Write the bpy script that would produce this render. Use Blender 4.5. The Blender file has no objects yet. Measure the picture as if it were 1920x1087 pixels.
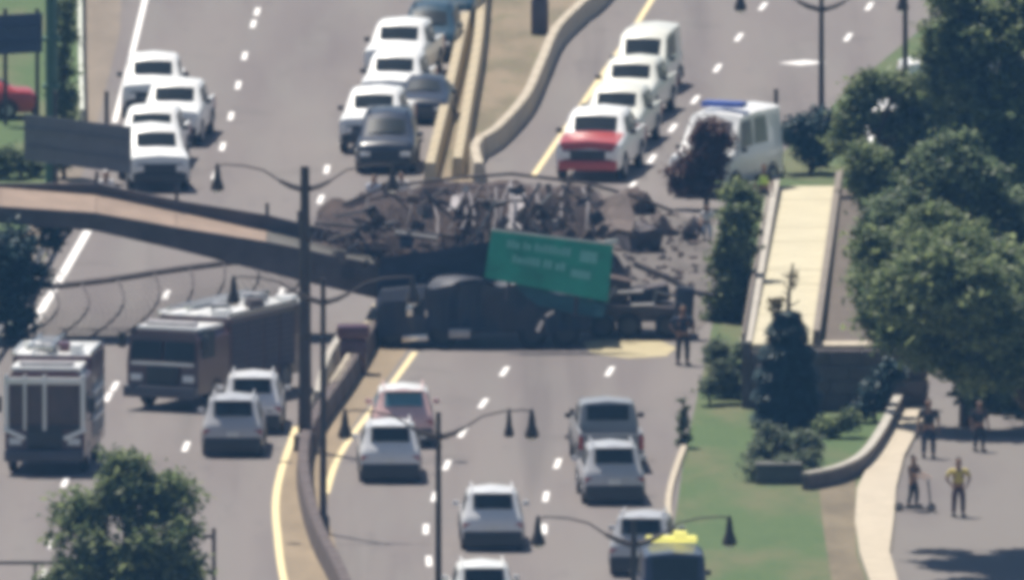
import bpy, bmesh, math, random
from mathutils import Vector, Matrix, noise
random.seed(7)
R = math.radians
scene = bpy.context.scene
C = scene.collection

# ------------------------------------------------------------------ camera
F_PX = 66400.0                       # focal length in pixels of a 1920 wide frame
CAM_H, CAM_Y, PITCH = 120.7, -1154.3, math.atan(.10456)
cam_d = bpy.data.cameras.new('camera')
cam = bpy.data.objects.new('camera', cam_d); C.objects.link(cam)
cam_d.sensor_width = 36.0
cam_d.lens = 36.0 * F_PX / 1920.0
cam_d.clip_start, cam_d.clip_end = 5.0, 6000.0
cam.location = (0, CAM_Y, CAM_H)
cam.rotation_euler = (math.pi / 2 - PITCH, 0, 0)
scene.camera = cam
# a long lens through shimmering summer air: soft focus
cam_d.dof.use_dof = False
scene.cycles.filter_width = 6.0

# ------------------------------------------------------------------ world and sun
SUN = Vector((-.24, .36, .93)).normalized()
w = bpy.data.worlds.new('World'); scene.world = w; w.use_nodes = True
nt = w.node_tree
sky = nt.nodes.new('ShaderNodeTexSky'); sky.sky_type = 'NISHITA'; sky.sun_disc = False
sky.sun_elevation = math.asin(SUN.z); sky.sun_rotation = math.atan2(SUN.x, SUN.y)
sky.air_density, sky.dust_density = 1.0, 1.2
bg = nt.nodes['Background']; bg.inputs['Strength'].default_value = .055
nt.links.new(sky.outputs[0], bg.inputs[0])
sun_d = bpy.data.lights.new('sun', 'SUN'); sun_d.energy = 4.8; sun_d.angle = R(.6); sun_d.color = (1, .93, .83)
sun = bpy.data.objects.new('sun', sun_d); C.objects.link(sun)
sun.rotation_euler = SUN.to_track_quat('Z', 'Y').to_euler()
scene.view_settings.view_transform = 'Standard'; scene.view_settings.look = 'None'
scene.view_settings.exposure = 0.44; scene.view_settings.gamma = 1.0
scene.cycles.max_bounces = 6; scene.cycles.volume_bounces = 1
scene.cycles.sample_clamp_indirect = 4.0

# ------------------------------------------------------------------ where things stand
FW = Vector((0, math.cos(PITCH), -math.sin(PITCH))); UP = Vector((0, math.sin(PITCH), math.cos(PITCH)))
def ray(u, v): return FW + Vector(((u - 960) / F_PX, 0, 0)) + UP * (-(v - 543.5) / F_PX)
def at(u, v, z=0.0):                 # a point of the ground
    d = ray(u, v); t = (z - CAM_H) / d.z
    return Vector((d.x * t, CAM_Y + d.y * t, z))
def on(u, v, y):                     # a point of the upright plane at depth y
    d = ray(u, v); t = (y - CAM_Y) / d.y
    return Vector((d.x * t, y, CAM_H + d.z * t))

# ------------------------------------------------------------------ materials
MATS = {}
def mat(name, col, rough=.6, metal=0., var=.12, scale=3., bump=0., spec=.5, coat=0., emit=None, stretch=None, fine=True):
    if name in MATS: return MATS[name]
    m = bpy.data.materials.new(name); m.use_nodes = True; t = m.node_tree; n = t.nodes; L = t.links
    b = n['Principled BSDF']; b.inputs['Roughness'].default_value = rough; b.inputs['Metallic'].default_value = metal
    b.inputs['Specular IOR Level'].default_value = spec; b.inputs['Coat Weight'].default_value = coat
    tc = n.new('ShaderNodeTexCoord'); mp = n.new('ShaderNodeMapping'); L.new(tc.outputs['Object'], mp.inputs[0])
    if stretch: mp.inputs['Scale'].default_value = stretch
    nz = n.new('ShaderNodeTexNoise'); nz.inputs['Scale'].default_value = scale; nz.inputs['Detail'].default_value = 6 if fine else 2
    nz.inputs['Roughness'].default_value = .62
    L.new(mp.outputs[0], nz.inputs['Vector'])
    r = n.new('ShaderNodeValToRGB'); e = r.color_ramp.elements
    e[0].position, e[1].position = .28, .72
    e[0].color = tuple(c * (1 - var) for c in col) + (1,); e[1].color = tuple(min(1, c * (1 + var)) for c in col) + (1,)
    L.new(nz.outputs['Fac'], r.inputs[0]); L.new(r.outputs[0], b.inputs['Base Color'])
    if bump:
        bp = n.new('ShaderNodeBump'); bp.inputs['Strength'].default_value = bump; bp.inputs['Distance'].default_value = .02
        L.new(nz.outputs['Fac'], bp.inputs['Height']); L.new(bp.outputs[0], b.inputs['Normal'])
    if emit:
        b.inputs['Emission Color'].default_value = emit[0] + (1,); b.inputs['Emission Strength'].default_value = emit[1]
    MATS[name] = m
    return m
def mix_mat(name, base, layers, rough=.9):
    """layers: (colour, scale, stretch, lo, hi, amount)"""
    m = bpy.data.materials.new(name); m.use_nodes = True; t = m.node_tree; n = t.nodes; L = t.links
    b = n['Principled BSDF']; b.inputs['Roughness'].default_value = rough; b.inputs['Specular IOR Level'].default_value = .25
    tc = n.new('ShaderNodeTexCoord'); last = None
    for i, (col, sc, st, lo, hi, am) in enumerate(layers):
        mp = n.new('ShaderNodeMapping'); mp.inputs['Scale'].default_value = st; mp.inputs['Location'].default_value = (i * 7.3, i * 3.1, 0)
        L.new(tc.outputs['Object'], mp.inputs[0])
        nz = n.new('ShaderNodeTexNoise'); nz.inputs['Scale'].default_value = sc; nz.inputs['Detail'].default_value = 5
        L.new(mp.outputs[0], nz.inputs['Vector'])
        mr = n.new('ShaderNodeMapRange'); mr.inputs[1].default_value = lo; mr.inputs[2].default_value = hi; mr.inputs[4].default_value = am
        L.new(nz.outputs['Fac'], mr.inputs[0])
        mx = n.new('ShaderNodeMix'); mx.data_type = 'RGBA'; L.new(mr.outputs[0], mx.inputs['Factor'])
        if last is None: mx.inputs['A'].default_value = base + (1,)
        else: L.new(last, mx.inputs['A'])
        mx.inputs['B'].default_value = col + (1,)
        last = mx.outputs['Result']
    L.new(last, b.inputs['Base Color'])
    MATS[name] = m
    return m
def leaf_mat(name, dark, light, trans=.55):
    if name in MATS: return MATS[name]
    m = bpy.data.materials.new(name); m.use_nodes = True; t = m.node_tree; n = t.nodes; L = t.links
    b = n['Principled BSDF']; b.inputs['Roughness'].default_value = .55; b.inputs['Specular IOR Level'].default_value = .35
    g = n.new('ShaderNodeNewGeometry'); r = n.new('ShaderNodeValToRGB')
    e = r.color_ramp.elements; e[0].color = dark + (1,); e[1].color = light + (1,)
    L.new(g.outputs['Random Per Island'], r.inputs[0]); L.new(r.outputs[0], b.inputs['Base Color'])
    tr = n.new('ShaderNodeBsdfTranslucent'); L.new(r.outputs[0], tr.inputs[0])
    mx = n.new('ShaderNodeMixShader'); mx.inputs[0].default_value = trans
    L.new(b.outputs[0], mx.inputs[1]); L.new(tr.outputs[0], mx.inputs[2])
    L.new(mx.outputs[0], n['Material Output'].inputs['Surface'])
    MATS[name] = m
    return m

ASPHALT = mix_mat('worn_pavement', (.196, .174, .164), [((.145, .125, .125), .35, (1, .06, 1), .42, .7, .8),
                  ((.195, .183, .17), .8, (1, .08, 1), .45, .75, .7), ((.115, .103, .106), 1.1, (1, .18, 1), .6, .8, .5),
                  ((.14, .125, .12), 9, (1, 1, 1), .4, .8, .4), ((.1, .09, .09), .55, (1, .025, 1), .58, .72, .45), ((.11, .1, .095), .25, (1, .6, 1), .62, .75, .5)])
GRASS = mix_mat('grass', (.07, .115, .045), [((.13, .128, .07), .35, (1, .3, 1), .45, .62, .9), ((.055, .1, .04), .9, (1, .4, 1), .5, .7, .7),
                ((.12, .16, .06), 6, (1, .6, 1), .4, .7, .5)])
DIRT = mix_mat('median_soil', (.23, .185, .13), [((.13, .115, .075), .5, (1, .25, 1), .42, .62, .8), ((.14, .14, .08), 1.4, (1, .3, 1), .52, .7, .7),
               ((.27, .22, .16), 3, (1, .6, 1), .5, .75, .5)])
LOT = mix_mat('lot_pavement', (.18, .163, .152), [((.145, .128, .125), .3, (1, .2, 1), .42, .7, .8), ((.19, .18, .165), 1.2, (1, .5, 1), .5, .8, .5)])
WALK = mat('pale_concrete', (.46, .4, .31), .9, var=.12, scale=1.6)
CONC = mat('tan_concrete', (.44, .37, .25), .9, var=.32, scale=1.7, bump=.3)
CONCG = mat('grey_concrete', (.42, .39, .34), .9, var=.2, scale=1.5, bump=.3)
RAMPC = mat('cream_concrete', (.5, .455, .325), .9, var=.11, scale=.7)
DECKC = mat('deck_concrete', (.27, .2, .155), .9, var=.18, scale=1.1, bump=.2)
BEAM = mat('weathered_beam', (.1, .085, .09), .8, var=.3, scale=1.4)
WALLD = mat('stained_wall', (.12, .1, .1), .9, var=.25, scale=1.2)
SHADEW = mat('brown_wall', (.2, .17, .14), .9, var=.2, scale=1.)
PAINTW = mat('white_road_paint', (.8, .78, .76), .8, var=.06, scale=6)
PAINTY = mat('yellow_road_paint', (.72, .6, .34), .8, var=.1, scale=5)
GLASS = mat('dark_glass', (.03, .036, .04), .28, var=.1, spec=.13)
GLASST = mat('tinted_glass', (.12, .26, .32), .25, var=.1, spec=.2)
RUBBER = mat('tyre_rubber', (.022, .022, .024), .85)
RIM = mat('rim_metal', (.4, .4, .42), .35, .8)
TRIM = mat('black_trim', (.03, .03, .033), .5)
CHROME = mat('bright_metal', (.7, .7, .72), .2, .9)
LAMPG = mat('clear_lens', (.8, .8, .8), .15)
REDL = mat('red_lens', (.35, .02, .02), .2)
AMBER = mat('amber_lens', (.75, .7, .12), .25, emit=((1, .9, .25), .6))
BLUEL = mat('blue_lens', (.08, .14, .5), .25)
POLE = mat('dark_brown_pole', (.06, .048, .05), .6, .2)
GREENP = mat('green_pole', (.06, .13, .1), .6, .2)
STEEL = mat('galvanised_steel', (.26, .26, .27), .5, .5)
DSTEEL = mat('rusty_dark_steel', (.07, .058, .062), .7, .3, var=.35, scale=2)
SKIN = mat('skin', (.3, .17, .11), .6)
HAIR = mat('dark_hair', (.02, .015, .012), .7)
PLATE = mat('plate_white', (.75, .75, .73), .5)

# ------------------------------------------------------------------ mesh builder
class MB:
    def __init__(s): s.bm = bmesh.new()
    def box(s, c, size, rot=None, bevel=0., taper=None):
        M = Matrix.Translation(Vector(c)) @ (rot.to_4x4() if rot else Matrix.Identity(4)) @ Matrix.Diagonal((*size, 1))
        g = bmesh.ops.create_cube(s.bm, size=1.0)
        if taper:
            for v in g['verts']:
                if v.co.z > 0: v.co.x *= taper[0]; v.co.y *= taper[1]
        bmesh.ops.transform(s.bm, matrix=M, verts=g['verts'])
        if bevel:
            ed = list({e for v in g['verts'] for e in v.link_edges})
            bmesh.ops.bevel(s.bm, geom=ed, offset=bevel, segments=2, affect='EDGES', profile=.6)
        return s
    def tube(s, pts, rad, n=6, cap=True):
        pts = [Vector(p) for p in pts]; rad = [rad] * len(pts) if not hasattr(rad, '__len__') else rad
        rings = []
        ref = None
        for i, p in enumerate(pts):
            d = (pts[min(i + 1, len(pts) - 1)] - pts[max(i - 1, 0)]).normalized()
            if ref is None: ref = d.orthogonal().normalized()
            ref = (ref - d * ref.dot(d))
            ref = ref.normalized() if ref.length > 1e-5 else d.orthogonal().normalized()
            b = d.cross(ref)
            rings.append([s.bm.verts.new(p + (ref * math.cos(2 * math.pi * k / n) + b * math.sin(2 * math.pi * k / n)) * rad[i]) for k in range(n)])
        for a, b in zip(rings, rings[1:]):
            for k in range(n): s.bm.faces.new((a[k], a[(k + 1) % n], b[(k + 1) % n], b[k]))
        if cap: s.bm.faces.new(rings[0][::-1]); s.bm.faces.new(rings[-1])
        return s
    def loft(s, secs, closed=True, cap=True):
        rs = [[s.bm.verts.new(Vector(p)) for p in sec] for sec in secs]
        n = len(rs[0])
        for a, b in zip(rs, rs[1:]):
            for k in range(n if closed else n - 1):
                try: s.bm.faces.new((a[k], a[(k + 1) % n], b[(k + 1) % n], b[k]))
                except ValueError: pass
        if cap: s.bm.faces.new(rs[0][::-1]); s.bm.faces.new(rs[-1])
        return s
    def lathe(s, prof, n=16, M=Matrix.Identity(4)):
        rs = [[s.bm.verts.new(M @ Vector((r * math.cos(2 * math.pi * k / n), r * math.sin(2 * math.pi * k / n), z))) for k in range(n)] for r, z in prof]
        for a, b in zip(rs, rs[1:]):
            for k in range(n): s.bm.faces.new((a[k], a[(k + 1) % n], b[(k + 1) % n], b[k]))
        s.bm.faces.new(rs[0][::-1]); s.bm.faces.new(rs[-1])
        return s
    def slab(s, pts, th):            # a polygon given thickness along minus its normal
        p = [Vector(q) for q in pts]
        nrm = Vector((0, 0, 0))
        for i in range(len(p)): nrm += p[i].cross(p[(i + 1) % len(p)])
        nrm.normalize()
        a = [s.bm.verts.new(q) for q in p]; b = [s.bm.verts.new(q - nrm * th) for q in p]
        s.bm.faces.new(a); s.bm.faces.new(b[::-1])
        for i in range(len(p)): s.bm.faces.new((a[i], b[i], b[(i + 1) % len(p)], a[(i + 1) % len(p)]))
        return s
    def sheet(s, pts):
        f = s.bm.faces.new([s.bm.verts.new(Vector(p)) for p in pts])
        f.normal_update()
        if f.normal.z < 0: f.normal_flip()
        bmesh.ops.triangulate(s.bm, faces=[f])
        return s
    def mesh(s, name, m, smooth=40, fix=True):
        if fix: bmesh.ops.recalc_face_normals(s.bm, faces=s.bm.faces)
        me = bpy.data.meshes.new(name); s.bm.to_mesh(me); s.bm.free()
        if smooth:
            for p in me.polygons: p.use_smooth = True
            me.set_sharp_from_angle(angle=R(smooth))
        if m: me.materials.append(m)
        return me
    def build(s, name, m, parent=None, smooth=40, fix=True, **tags):
        return link(name, s.mesh(name, m, smooth, fix), parent, **tags)
def link(name, me, parent=None, loc=None, rot=None, **tags):
    o = bpy.data.objects.new(name, me); C.objects.link(o)
    if parent: o.parent = parent
    if loc is not None: o.location = loc
    if rot is not None: o.rotation_euler = rot
    tag(o, **tags)
    return o
def tag(o, label=None, cat=None, group=None, kind=None):
    if label: o['label'] = label
    if cat: o['category'] = cat
    if group: o['group'] = group
    if kind: o['kind'] = kind
    return o
def thing(name, label, cat, loc=(0, 0, 0), rz=0., group=None, scale=1.):
    o = bpy.data.objects.new(name, None); C.objects.link(o); o.empty_display_size = .3
    o.location = loc; o.rotation_euler = (0, 0, rz); o.scale = scale if hasattr(scale, '__len__') else (scale,) * 3
    return tag(o, label, cat, group)

# ------------------------------------------------------------------ ground, roads, markings
def flat(name, pix, z, m, parent=None, **t):
    return MB().sheet([at(u, v).xy.to_3d() + Vector((0, 0, z)) for u, v in pix]).build(name, m, parent, smooth=0, fix=False, **t)
MB().sheet([(-700, -1255, 0), (700, -1255, 0), (700, 900, 0), (-700, 900, 0)]).build('ground', GRASS, smooth=0, kind='structure')
road = flat('road', [(152, -700), (152, 225), (108, 440), (-30, 690), (-220, 1000), (-260, 3200), (1350, 3200), (1275, 1250), (1262, 1000), (1285, 840), (1318, 700),
                     (1345, 560), (1352, 430), (1400, 350), (1475, 280), (1580, 180), (1660, 110), (1820, -20), (2250, -700)], .004, ASPHALT, kind='structure')
flat('median_verge', [(1000, -700), (893, 0), (803, 335), (890, 345), (905, 290), (985, 210), (1024, 130), (1044, 80), (1135, -5), (1560, -700)], .008, DIRT, kind='structure')
flat('median_pavement', [(705, 600), (660, 700), (590, 790), (552, 830), (520, 930), (520, 1000), (535, 1090), (640, 1500), (790, 1500), (648, 1090), (612, 960), (620, 890), (660, 800), (740, 690), (775, 640)],
     .008, mat('tan_pavement', (.24, .185, .12), .9, var=.2, scale=.8, stretch=(1, .2, 1)), kind='structure')
flat('shoulder_verge', [(150, -700), (150, 225), (60, 400), (-30, 640), (-30, 690), (105, 440), (165, 300), (225, 60), (255, -700)], .008,
     mat('shoulder_soil', (.2, .165, .13), .95, var=.2, scale=.8, stretch=(1, .2, 1)), kind='structure')
lot = flat('parking_lot', [(1700, 700), (1650, 850), (1610, 905), (1603, 960), (1610, 1040), (1640, 1120), (1700, 1500), (2600, 1500), (2400, 650)], .004, LOT, kind='structure')
walk_mb = MB()
wl = [(1722, 705), (1690, 780), (1632, 870), (1607, 920), (1603, 980), (1612, 1040), (1640, 1120), (1690, 1300)]
wr = [(1742, 712), (1732, 790), (1695, 860), (1680, 920), (1676, 980), (1668, 1040), (1690, 1120), (1740, 1300)]
for i in range(len(wl) - 1):
    q = [at(*wl[i]), at(*wl[i + 1]), at(*wr[i + 1]), at(*wr[i])]
    for p in q: p.z = .12
    walk_mb.slab(q if (q[1] - q[0]).cross(q[2] - q[0]).z > 0 else q[::-1], .12)
walk_mb.build('pavement', WALK, smooth=0, kind='structure')
def dash_mesh():
    return MB().sheet([(-.09, 0, 0), (.09, 0, 0), (.09, 2.8, 0), (-.09, 2.8, 0)]).mesh('lane_dash', PAINTW, 0, False)
DM = dash_mesh()
rows = [[(480, 22), (473, 45), (457, 105), (445, 160), (431, 218), (415, 275), (400, 328), (308, 553), (210, 725), (198, 745), (118, 905), (108, 962), (95, 1020), (80, 1078)],
        [(611, 318), (598, 374), (522, 549), (345, 838), (640, 262)],
        [(940, 697), (900, 757), (862, 812), (834, 873), (812, 932), (798, 993), (805, 1053), (808, 1110)],
        [(1138, 697), (1068, 812), (1042, 870), (1022, 932), (1020, 993)],
        [(1425, 12), (1380, 70), (1340, 128), (1298, 187), (1256, 240), (1217, 298), (1180, 348), (1142, 410)],
        [(1625, 12), (1585, 70)]]
for row in rows:
    for i, (u, v) in enumerate(row):
        p = at(u, v + 8)
        a, b = row[max(0, i - 1)], row[min(len(row) - 1, i + 1)]
        d = at(*b) - at(*a)
        if d.y < 0: d = -d
        ang = math.atan2(d.x, d.y)
        if abs(ang) > .2: ang = .06
        link('lane_dash', DM, road, (p.x, p.y, .010), (0, 0, -ang))
flat('bare_soil', [(1535, 905), (1605, 885), (1604, 960), (1606, 1040), (1640, 1130), (1690, 1400), (1600, 1400), (1560, 1090), (1545, 1000)], .004, mat('verge_soil', (.16, .13, .085), .95, var=.35, scale=.7, stretch=(1, .3, 1)), kind='structure')
def line(pix, wid, m, parent=road, z=.010, name='edge_line'):
    pts = [at(u, v) for u, v in pix]; l, r = [], []
    for i, p in enumerate(pts):
        d = (pts[min(i + 1, len(pts) - 1)] - pts[max(i - 1, 0)]).xy.to_3d().normalized(); n = Vector((-d.y, d.x, 0)) * wid / 2
        l.append(p + n); r.append(p - n)
    mb = MB()
    for i in range(len(pts) - 1):
        mb.sheet([v.xy.to_3d() + Vector((0, 0, z)) for v in (l[i], l[i + 1], r[i + 1], r[i])])
    return mb.build(name, m, parent, 0, False)
def smooth_path(pix, n=8):
    out = []
    for i in range(len(pix) - 1):
        p0, p1, p2, p3 = [Vector(pix[max(0, min(len(pix) - 1, j))]) for j in (i - 1, i, i + 1, i + 2)]
        for k in range(n):
            t = k / n
            out.append(tuple(.5 * ((2 * p1) + (p2 - p0) * t + (2 * p0 - 5 * p1 + 4 * p2 - p3) * t * t + (3 * p1 - p0 - 3 * p2 + p3) * t ** 3)))
    return out + [tuple(pix[-1])]
line([(360, -340), (272, 0), (248, 100), (215, 230)], .2, PAINTW)
line([(172, 420), (120, 510), (58, 615)], .28, PAINTW)
line(smooth_path([(556, 800), (528, 880), (517, 940), (520, 1000), (532, 1087), (570, 1250)]), .22, PAINTY)
line(smooth_path([(778, 660), (738, 715), (658, 820), (628, 872), (612, 925)]), .2, PAINTY)
line([(1350, -200), (1222, 0), (1185, 60), (1000, 330)], .2, PAINTY)
line([(1480, 121), (1530, 116)], 1.1, PAINTW, name='stop_bar')
# kerb along the right verge
def wall_along(name, pix, wid, h, m, z0=0., parent=None, **t):
    pts = [at(u, v) for u, v in pix]; secs = []
    for i, p in enumerate(pts):
        d = (pts[min(i + 1, len(pts) - 1)] - pts[max(i - 1, 0)]).xy.to_3d().normalized(); n = Vector((-d.y, d.x, 0)) * wid / 2
        secs.append([p + n + Vector((0, 0, z0)), p - n + Vector((0, 0, z0)), p - n * .92 + Vector((0, 0, z0 + h)), p + n * .92 + Vector((0, 0, z0 + h))])
    return MB().loft(secs).build(name, m, parent, 20, **t)
wall_along('kerb', smooth_path([(1284, 838), (1262, 900), (1253, 950), (1258, 1010), (1275, 1250)]), .2, .13, WALK, kind='structure')

# ------------------------------------------------------------------ concrete barriers of separate segments
def barrier_profile(h=.82):
    return [(-.3, 0), (-.3, .08), (-.17, .32), (-.1, h), (.1, h), (.17, .32), (.3, .08), (.3, 0)]
def wall_profile(h=.72):
    return [(-.22, 0), (-.16, h - .03), (-.13, h), (.13, h), (.16, h - .03), (.22, 0)]
def wall_mesh(m, L=2.86):
    return MB().loft([[(x, -L / 2, z) for x, z in wall_profile()], [(x, L / 2, z) for x, z in wall_profile()]]).mesh('concrete_segment', m, 20)
def seg_mesh(m, L=2.95, h=.82):
    return MB().loft([[(x, -L / 2, z) for x, z in barrier_profile(h)], [(x, L / 2, z) for x, z in barrier_profile(h)]]).mesh('concrete_segment', m, 20)
SEG = {'t': wall_mesh(CONC), 'g': seg_mesh(CONCG), 'w': wall_mesh(WALK), 'd': wall_mesh(mat('dark_concrete', (.1, .078, .075), .9, var=.3, scale=1))}  # lower median segments use a much darker concrete tone
def barrier(pix, key, label, step=3.0):
    P = [at(u, v) for u, v in smooth_path(pix, 10)]
    t = thing('concrete_barrier', label, 'barrier', P[0])
    acc = 0; last = P[0]; nxt = step / 2; dist = 0
    for a, b in zip(P, P[1:]):
        L = (b - a).length
        while nxt <= dist + L:
            p = a.lerp(b, (nxt - dist) / L); d = b - a
            link('concrete_segment', SEG[key], t, p - P[0], (0, 0, math.atan2(-d.x, d.y)))
            nxt += step
        dist += L
    return t
barrier([(806, 345), (838, 215), (862, 110), (888, -5), (925, -160)], 't', 'tan concrete barrier along the left edge of the upper median')
barrier([(858, 335), (878, 220), (896, 110), (905, 0), (915, -160)], 't', 'tan concrete barrier just inside the left one on the upper median')
barrier([(898, 345), (893, 305), (935, 272), (985, 215), (1015, 150), (1042, 90), (1085, 45), (1135, 0), (1260, -160)], 'w', 'curving pale concrete barrier bordering the right side of the upper median')
barrier([(700, 640), (655, 720), (600, 800), (572, 860), (572, 930), (596, 1020), (640, 1110), (700, 1250)], 'd', 'dark concrete barrier winding down the lower median')
barrier([(708, 610), (672, 680), (625, 760)], 'w', 'short pale concrete barrier in lower median beside the crushed truck')
barrier([(640, 668), (612, 720), (596, 775)], 'g', 'short grey concrete barrier behind the lamp post in lower median')

# guardrail at the left verge
gr_t = thing('guardrail', 'thin grey guardrail beside the white edge line on the left verge', 'guardrail', at(60, 520))
o0 = at(60, 520)
gp = [at(u, v) for u, v in smooth_path([(125, 425), (90, 480), (55, 560), (20, 625), (-30, 700)], 4)]
MB().tube([p - o0 + Vector((0, 0, .65)) for p in gp], .11, 6).build('rail', STEEL, gr_t)
for p in gp[::2]: MB().box(p - o0 + Vector((0, 0, .33)), (.1, .12, .66)).build('post', STEEL, gr_t, 0)
kw = wall_along('low_wall', [(150, -300), (150, 0), (151, 120), (154, 235)], .16, .55, mat('pale_rail', (.5, .52, .45), .8), label='pale straight low wall at the left verge beside the green pole', cat='wall')

# ------------------------------------------------------------------ trees and shrubs
def crown(blobs, n, size, seed, clump=.38, per=26):
    rnd = random.Random(seed); vs, fs = [], []
    tot = sum(b[3] ** 2 for b in blobs)
    for (x, y, z, r) in blobs:
        k = int(n / per * r * r / tot)
        for _ in range(k):
            d = Vector((rnd.gauss(0, 1), rnd.gauss(0, 1), rnd.gauss(0, 1))).normalized()
            rr = r * (rnd.random() ** .28)
            rr *= .82 + .36 * noise.noise(d * 1.7 + Vector((x, y, z)))
            c = Vector((x, y, z)) + Vector((d.x * rr, d.y * rr, d.z * rr * .85))
            cr = clump * rnd.uniform(.6, 1.3)
            for _ in range(per):
                p = c + Vector((rnd.gauss(0, .5), rnd.gauss(0, .5), rnd.gauss(0, .32))) * cr
                a = Vector((rnd.gauss(0, 1), rnd.gauss(0, 1), rnd.gauss(0, .6))).normalized()
                b = a.cross(Vector((rnd.gauss(0, .5), rnd.gauss(0, .5), 1))).normalized()
                s = size * rnd.uniform(.6, 1.35); i = len(vs)
                vs += [p - a * s, p - b * s * .55, p + a * s, p + b * s * .55]; fs.append((i, i + 1, i + 2, i + 3))
    me = bpy.data.meshes.new('crown'); me.from_pydata(vs, [], fs); me.update()
    return me
def plant(name, label, cat, base, blobs, n, size, lm, seed, trunk=.16, group=None, tm=None, clump=.38):
    t = thing(name, label, cat, base, group=group)
    me = crown(blobs, n, size, seed, clump); me.materials.append(lm)
    link('crown', me, t)
    rnd = random.Random(seed + 1); mb = MB()
    top = max(b[2] for b in blobs); cx = sum(b[0] for b in blobs) / len(blobs); cy = sum(b[1] for b in blobs) / len(blobs)
    mb.tube([(0, 0, -.1), (cx * .1, cy * .1, top * .3), (cx * .5, cy * .5, top * .65), (cx, cy, top)], [trunk, trunk * .8, trunk * .55, trunk * .2], 8)
    for b in blobs:
        z0 = top * rnd.uniform(.3, .55); s = z0 / top
        mid = Vector((b[0] * .5, b[1] * .5, (z0 + b[2]) / 2))
        mb.tube([(cx * s * .6, cy * s * .6, z0), mid, (b[0], b[1], b[2])], [trunk * .5, trunk * .32, trunk * .1], 6)
    mb.build('trunk', tm or mat('bark', (.09, .065, .05), .9, var=.3, scale=5), t)
    return t
LF = leaf_mat('leaves_mid', (.055, .09, .04), (.31, .36, .17))
LFD = leaf_mat('leaves_dark', (.05, .082, .045), (.26, .32, .17))
LFB = leaf_mat('leaves_conifer', (.012, .036, .04), (.035, .085, .09), .1)
LFP = leaf_mat('leaves_purple', (.06, .025, .025), (.16, .075, .065), .2)
LFG = leaf_mat('leaves_grey', (.08, .11, .07), (.24, .28, .18))
LFO = leaf_mat('leaves_brown', (.1, .08, .04), (.2, .17, .09))
def blobs_px(base, items):           # crown lobes from where they show: (u, v, depth offset, radius in metres)
    b = at(*base); out = []
    for u, v, dy, r in items:
        p = on(u, v, b.y + dy); out.append((p.x - b.x, dy, p.z, r))
    return b, out
B, bl = blobs_px((1815, 800), [(1700, 420, 0, 1.5), (1690, 560, .5, 1.35), (1790, 330, 0, 1.7), (1880, 420, 1, 1.9), (1800, 520, -1, 1.8), (1890, 620, -1, 1.6), (1770, 640, -1, 1.2), (1850, 720, -1.5, 1.2), (1960, 520, 0, 1.8), (1650, 500, 1, .9), (1930, 740, -1.5, 1.1)])
plant('deciduous_tree', 'biggest dark green tree, hanging over the figures in the lot at right', 'tree', B, bl, 36000, .15, LFD, 11, .3)
B, bl = blobs_px((1660, 600), [(1640, 350, 0, .95), (1655, 440, 0, .85), (1640, 545, 0, .8), (1660, 610, -.5, .7), (1625, 300, 0, .8)])
plant('deciduous_tree', 'mid green tree hugging the right side of the cream ramp', 'tree', B, bl, 9000, .13, LF, 12, .16)
B, bl = blobs_px((1850, 520), [(1850, 60, 0, 1.6), (1900, 180, 0, 1.9), (1790, 150, 0, 1.2), (1830, 260, -1, 1.6), (1930, 20, 1, 1.8), (1940, 300, 0, 1.6), (1800, 10, 1, 1.0), (1765, 70, 0, .8), (1760, 110, 0, .75), (1790, -20, 0, .9)])
plant('deciduous_tree', 'tall light green tree in the top right corner', 'tree', B, bl, 26000, .14, LF, 13, .28)
B, bl = blobs_px((1620, 400), [(1625, 165, 0, .8), (1600, 215, 0, .7), (1720, 250, 0, .75), (1745, 170, 0, .9), (1590, 270, 0, .7), (1700, 300, 0, .8), (1740, 330, 0, .8), (1640, 320, 0, .6), (1690, 165, .5, .7), (1660, 240, .5, .6), (1790, 120, .5, .8), (1790, 210, 0, .9), (1700, 215, .5, .6), (1770, 280, 0, .8)])
plant('deciduous_tree', 'mid green tree with white vehicles showing through its gaps, beyond the ramp', 'tree', B, bl, 22000, .13, LF, 14, .18)
B, bl = blobs_px((1520, 325), [(1495, 245, 0, .75), (1545, 235, 0, .85), (1530, 280, 0, .8), (1575, 260, 0, .7)])
plant('shrub', 'dark blue-green rounded shrub at the far end of the cream ramp', 'shrub', B, bl, 9000, .09, LFB, 15, .1, clump=.26)
B, bl = blobs_px((240, 1270), [(240, 920, 0, 1.2), (160, 960, 0, 1.05), (315, 930, 0, 1.0), (235, 875, 0, .7), (300, 1010, -1, 1.3), (170, 1050, -1, 1.35), (250, 1090, -1, 1.5), (330, 1080, 0, 1.1), (130, 1120, 0, 1.2)])
plant('deciduous_tree', 'leafy round-crowned tree at the bottom left in front of the road', 'tree', B, bl, 24000, .12, LF, 16, .25)
B, bl = blobs_px((1325, 392), [(1335, 245, 0, .55), (1312, 262, .1, .42), (1352, 268, 0, .42), (1318, 300, 0, .5), (1290, 315, -.1, .45), (1335, 325, 0, .42), (1275, 345, 0, .4), (1310, 350, -.2, .45), (1328, 288, -.1, .5), (1345, 300, 0, .45), (1300, 292, 0, .4), (1265, 325, 0, .3)])
plant('small_tree', 'maroon purple-leaved small tree in front of the white ambulance', 'tree', B, bl, 12000, .08, LFP, 17, .1, clump=.26)
B, bl = blobs_px((1385, 600), [(1390, 370, 1, .65), (1380, 430, 0, .7), (1370, 500, 0, .7), (1365, 570, 0, .75), (1350, 610, 0, .6), (1380, 550, 0, .6), (1398, 405, .6, .5), (1368, 465, -.4, .5), (1392, 470, .3, .5), (1376, 535, -.5, .55), (1352, 560, -.3, .45), (1392, 520, .5, .45), (1372, 400, 0, .45)])
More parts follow.
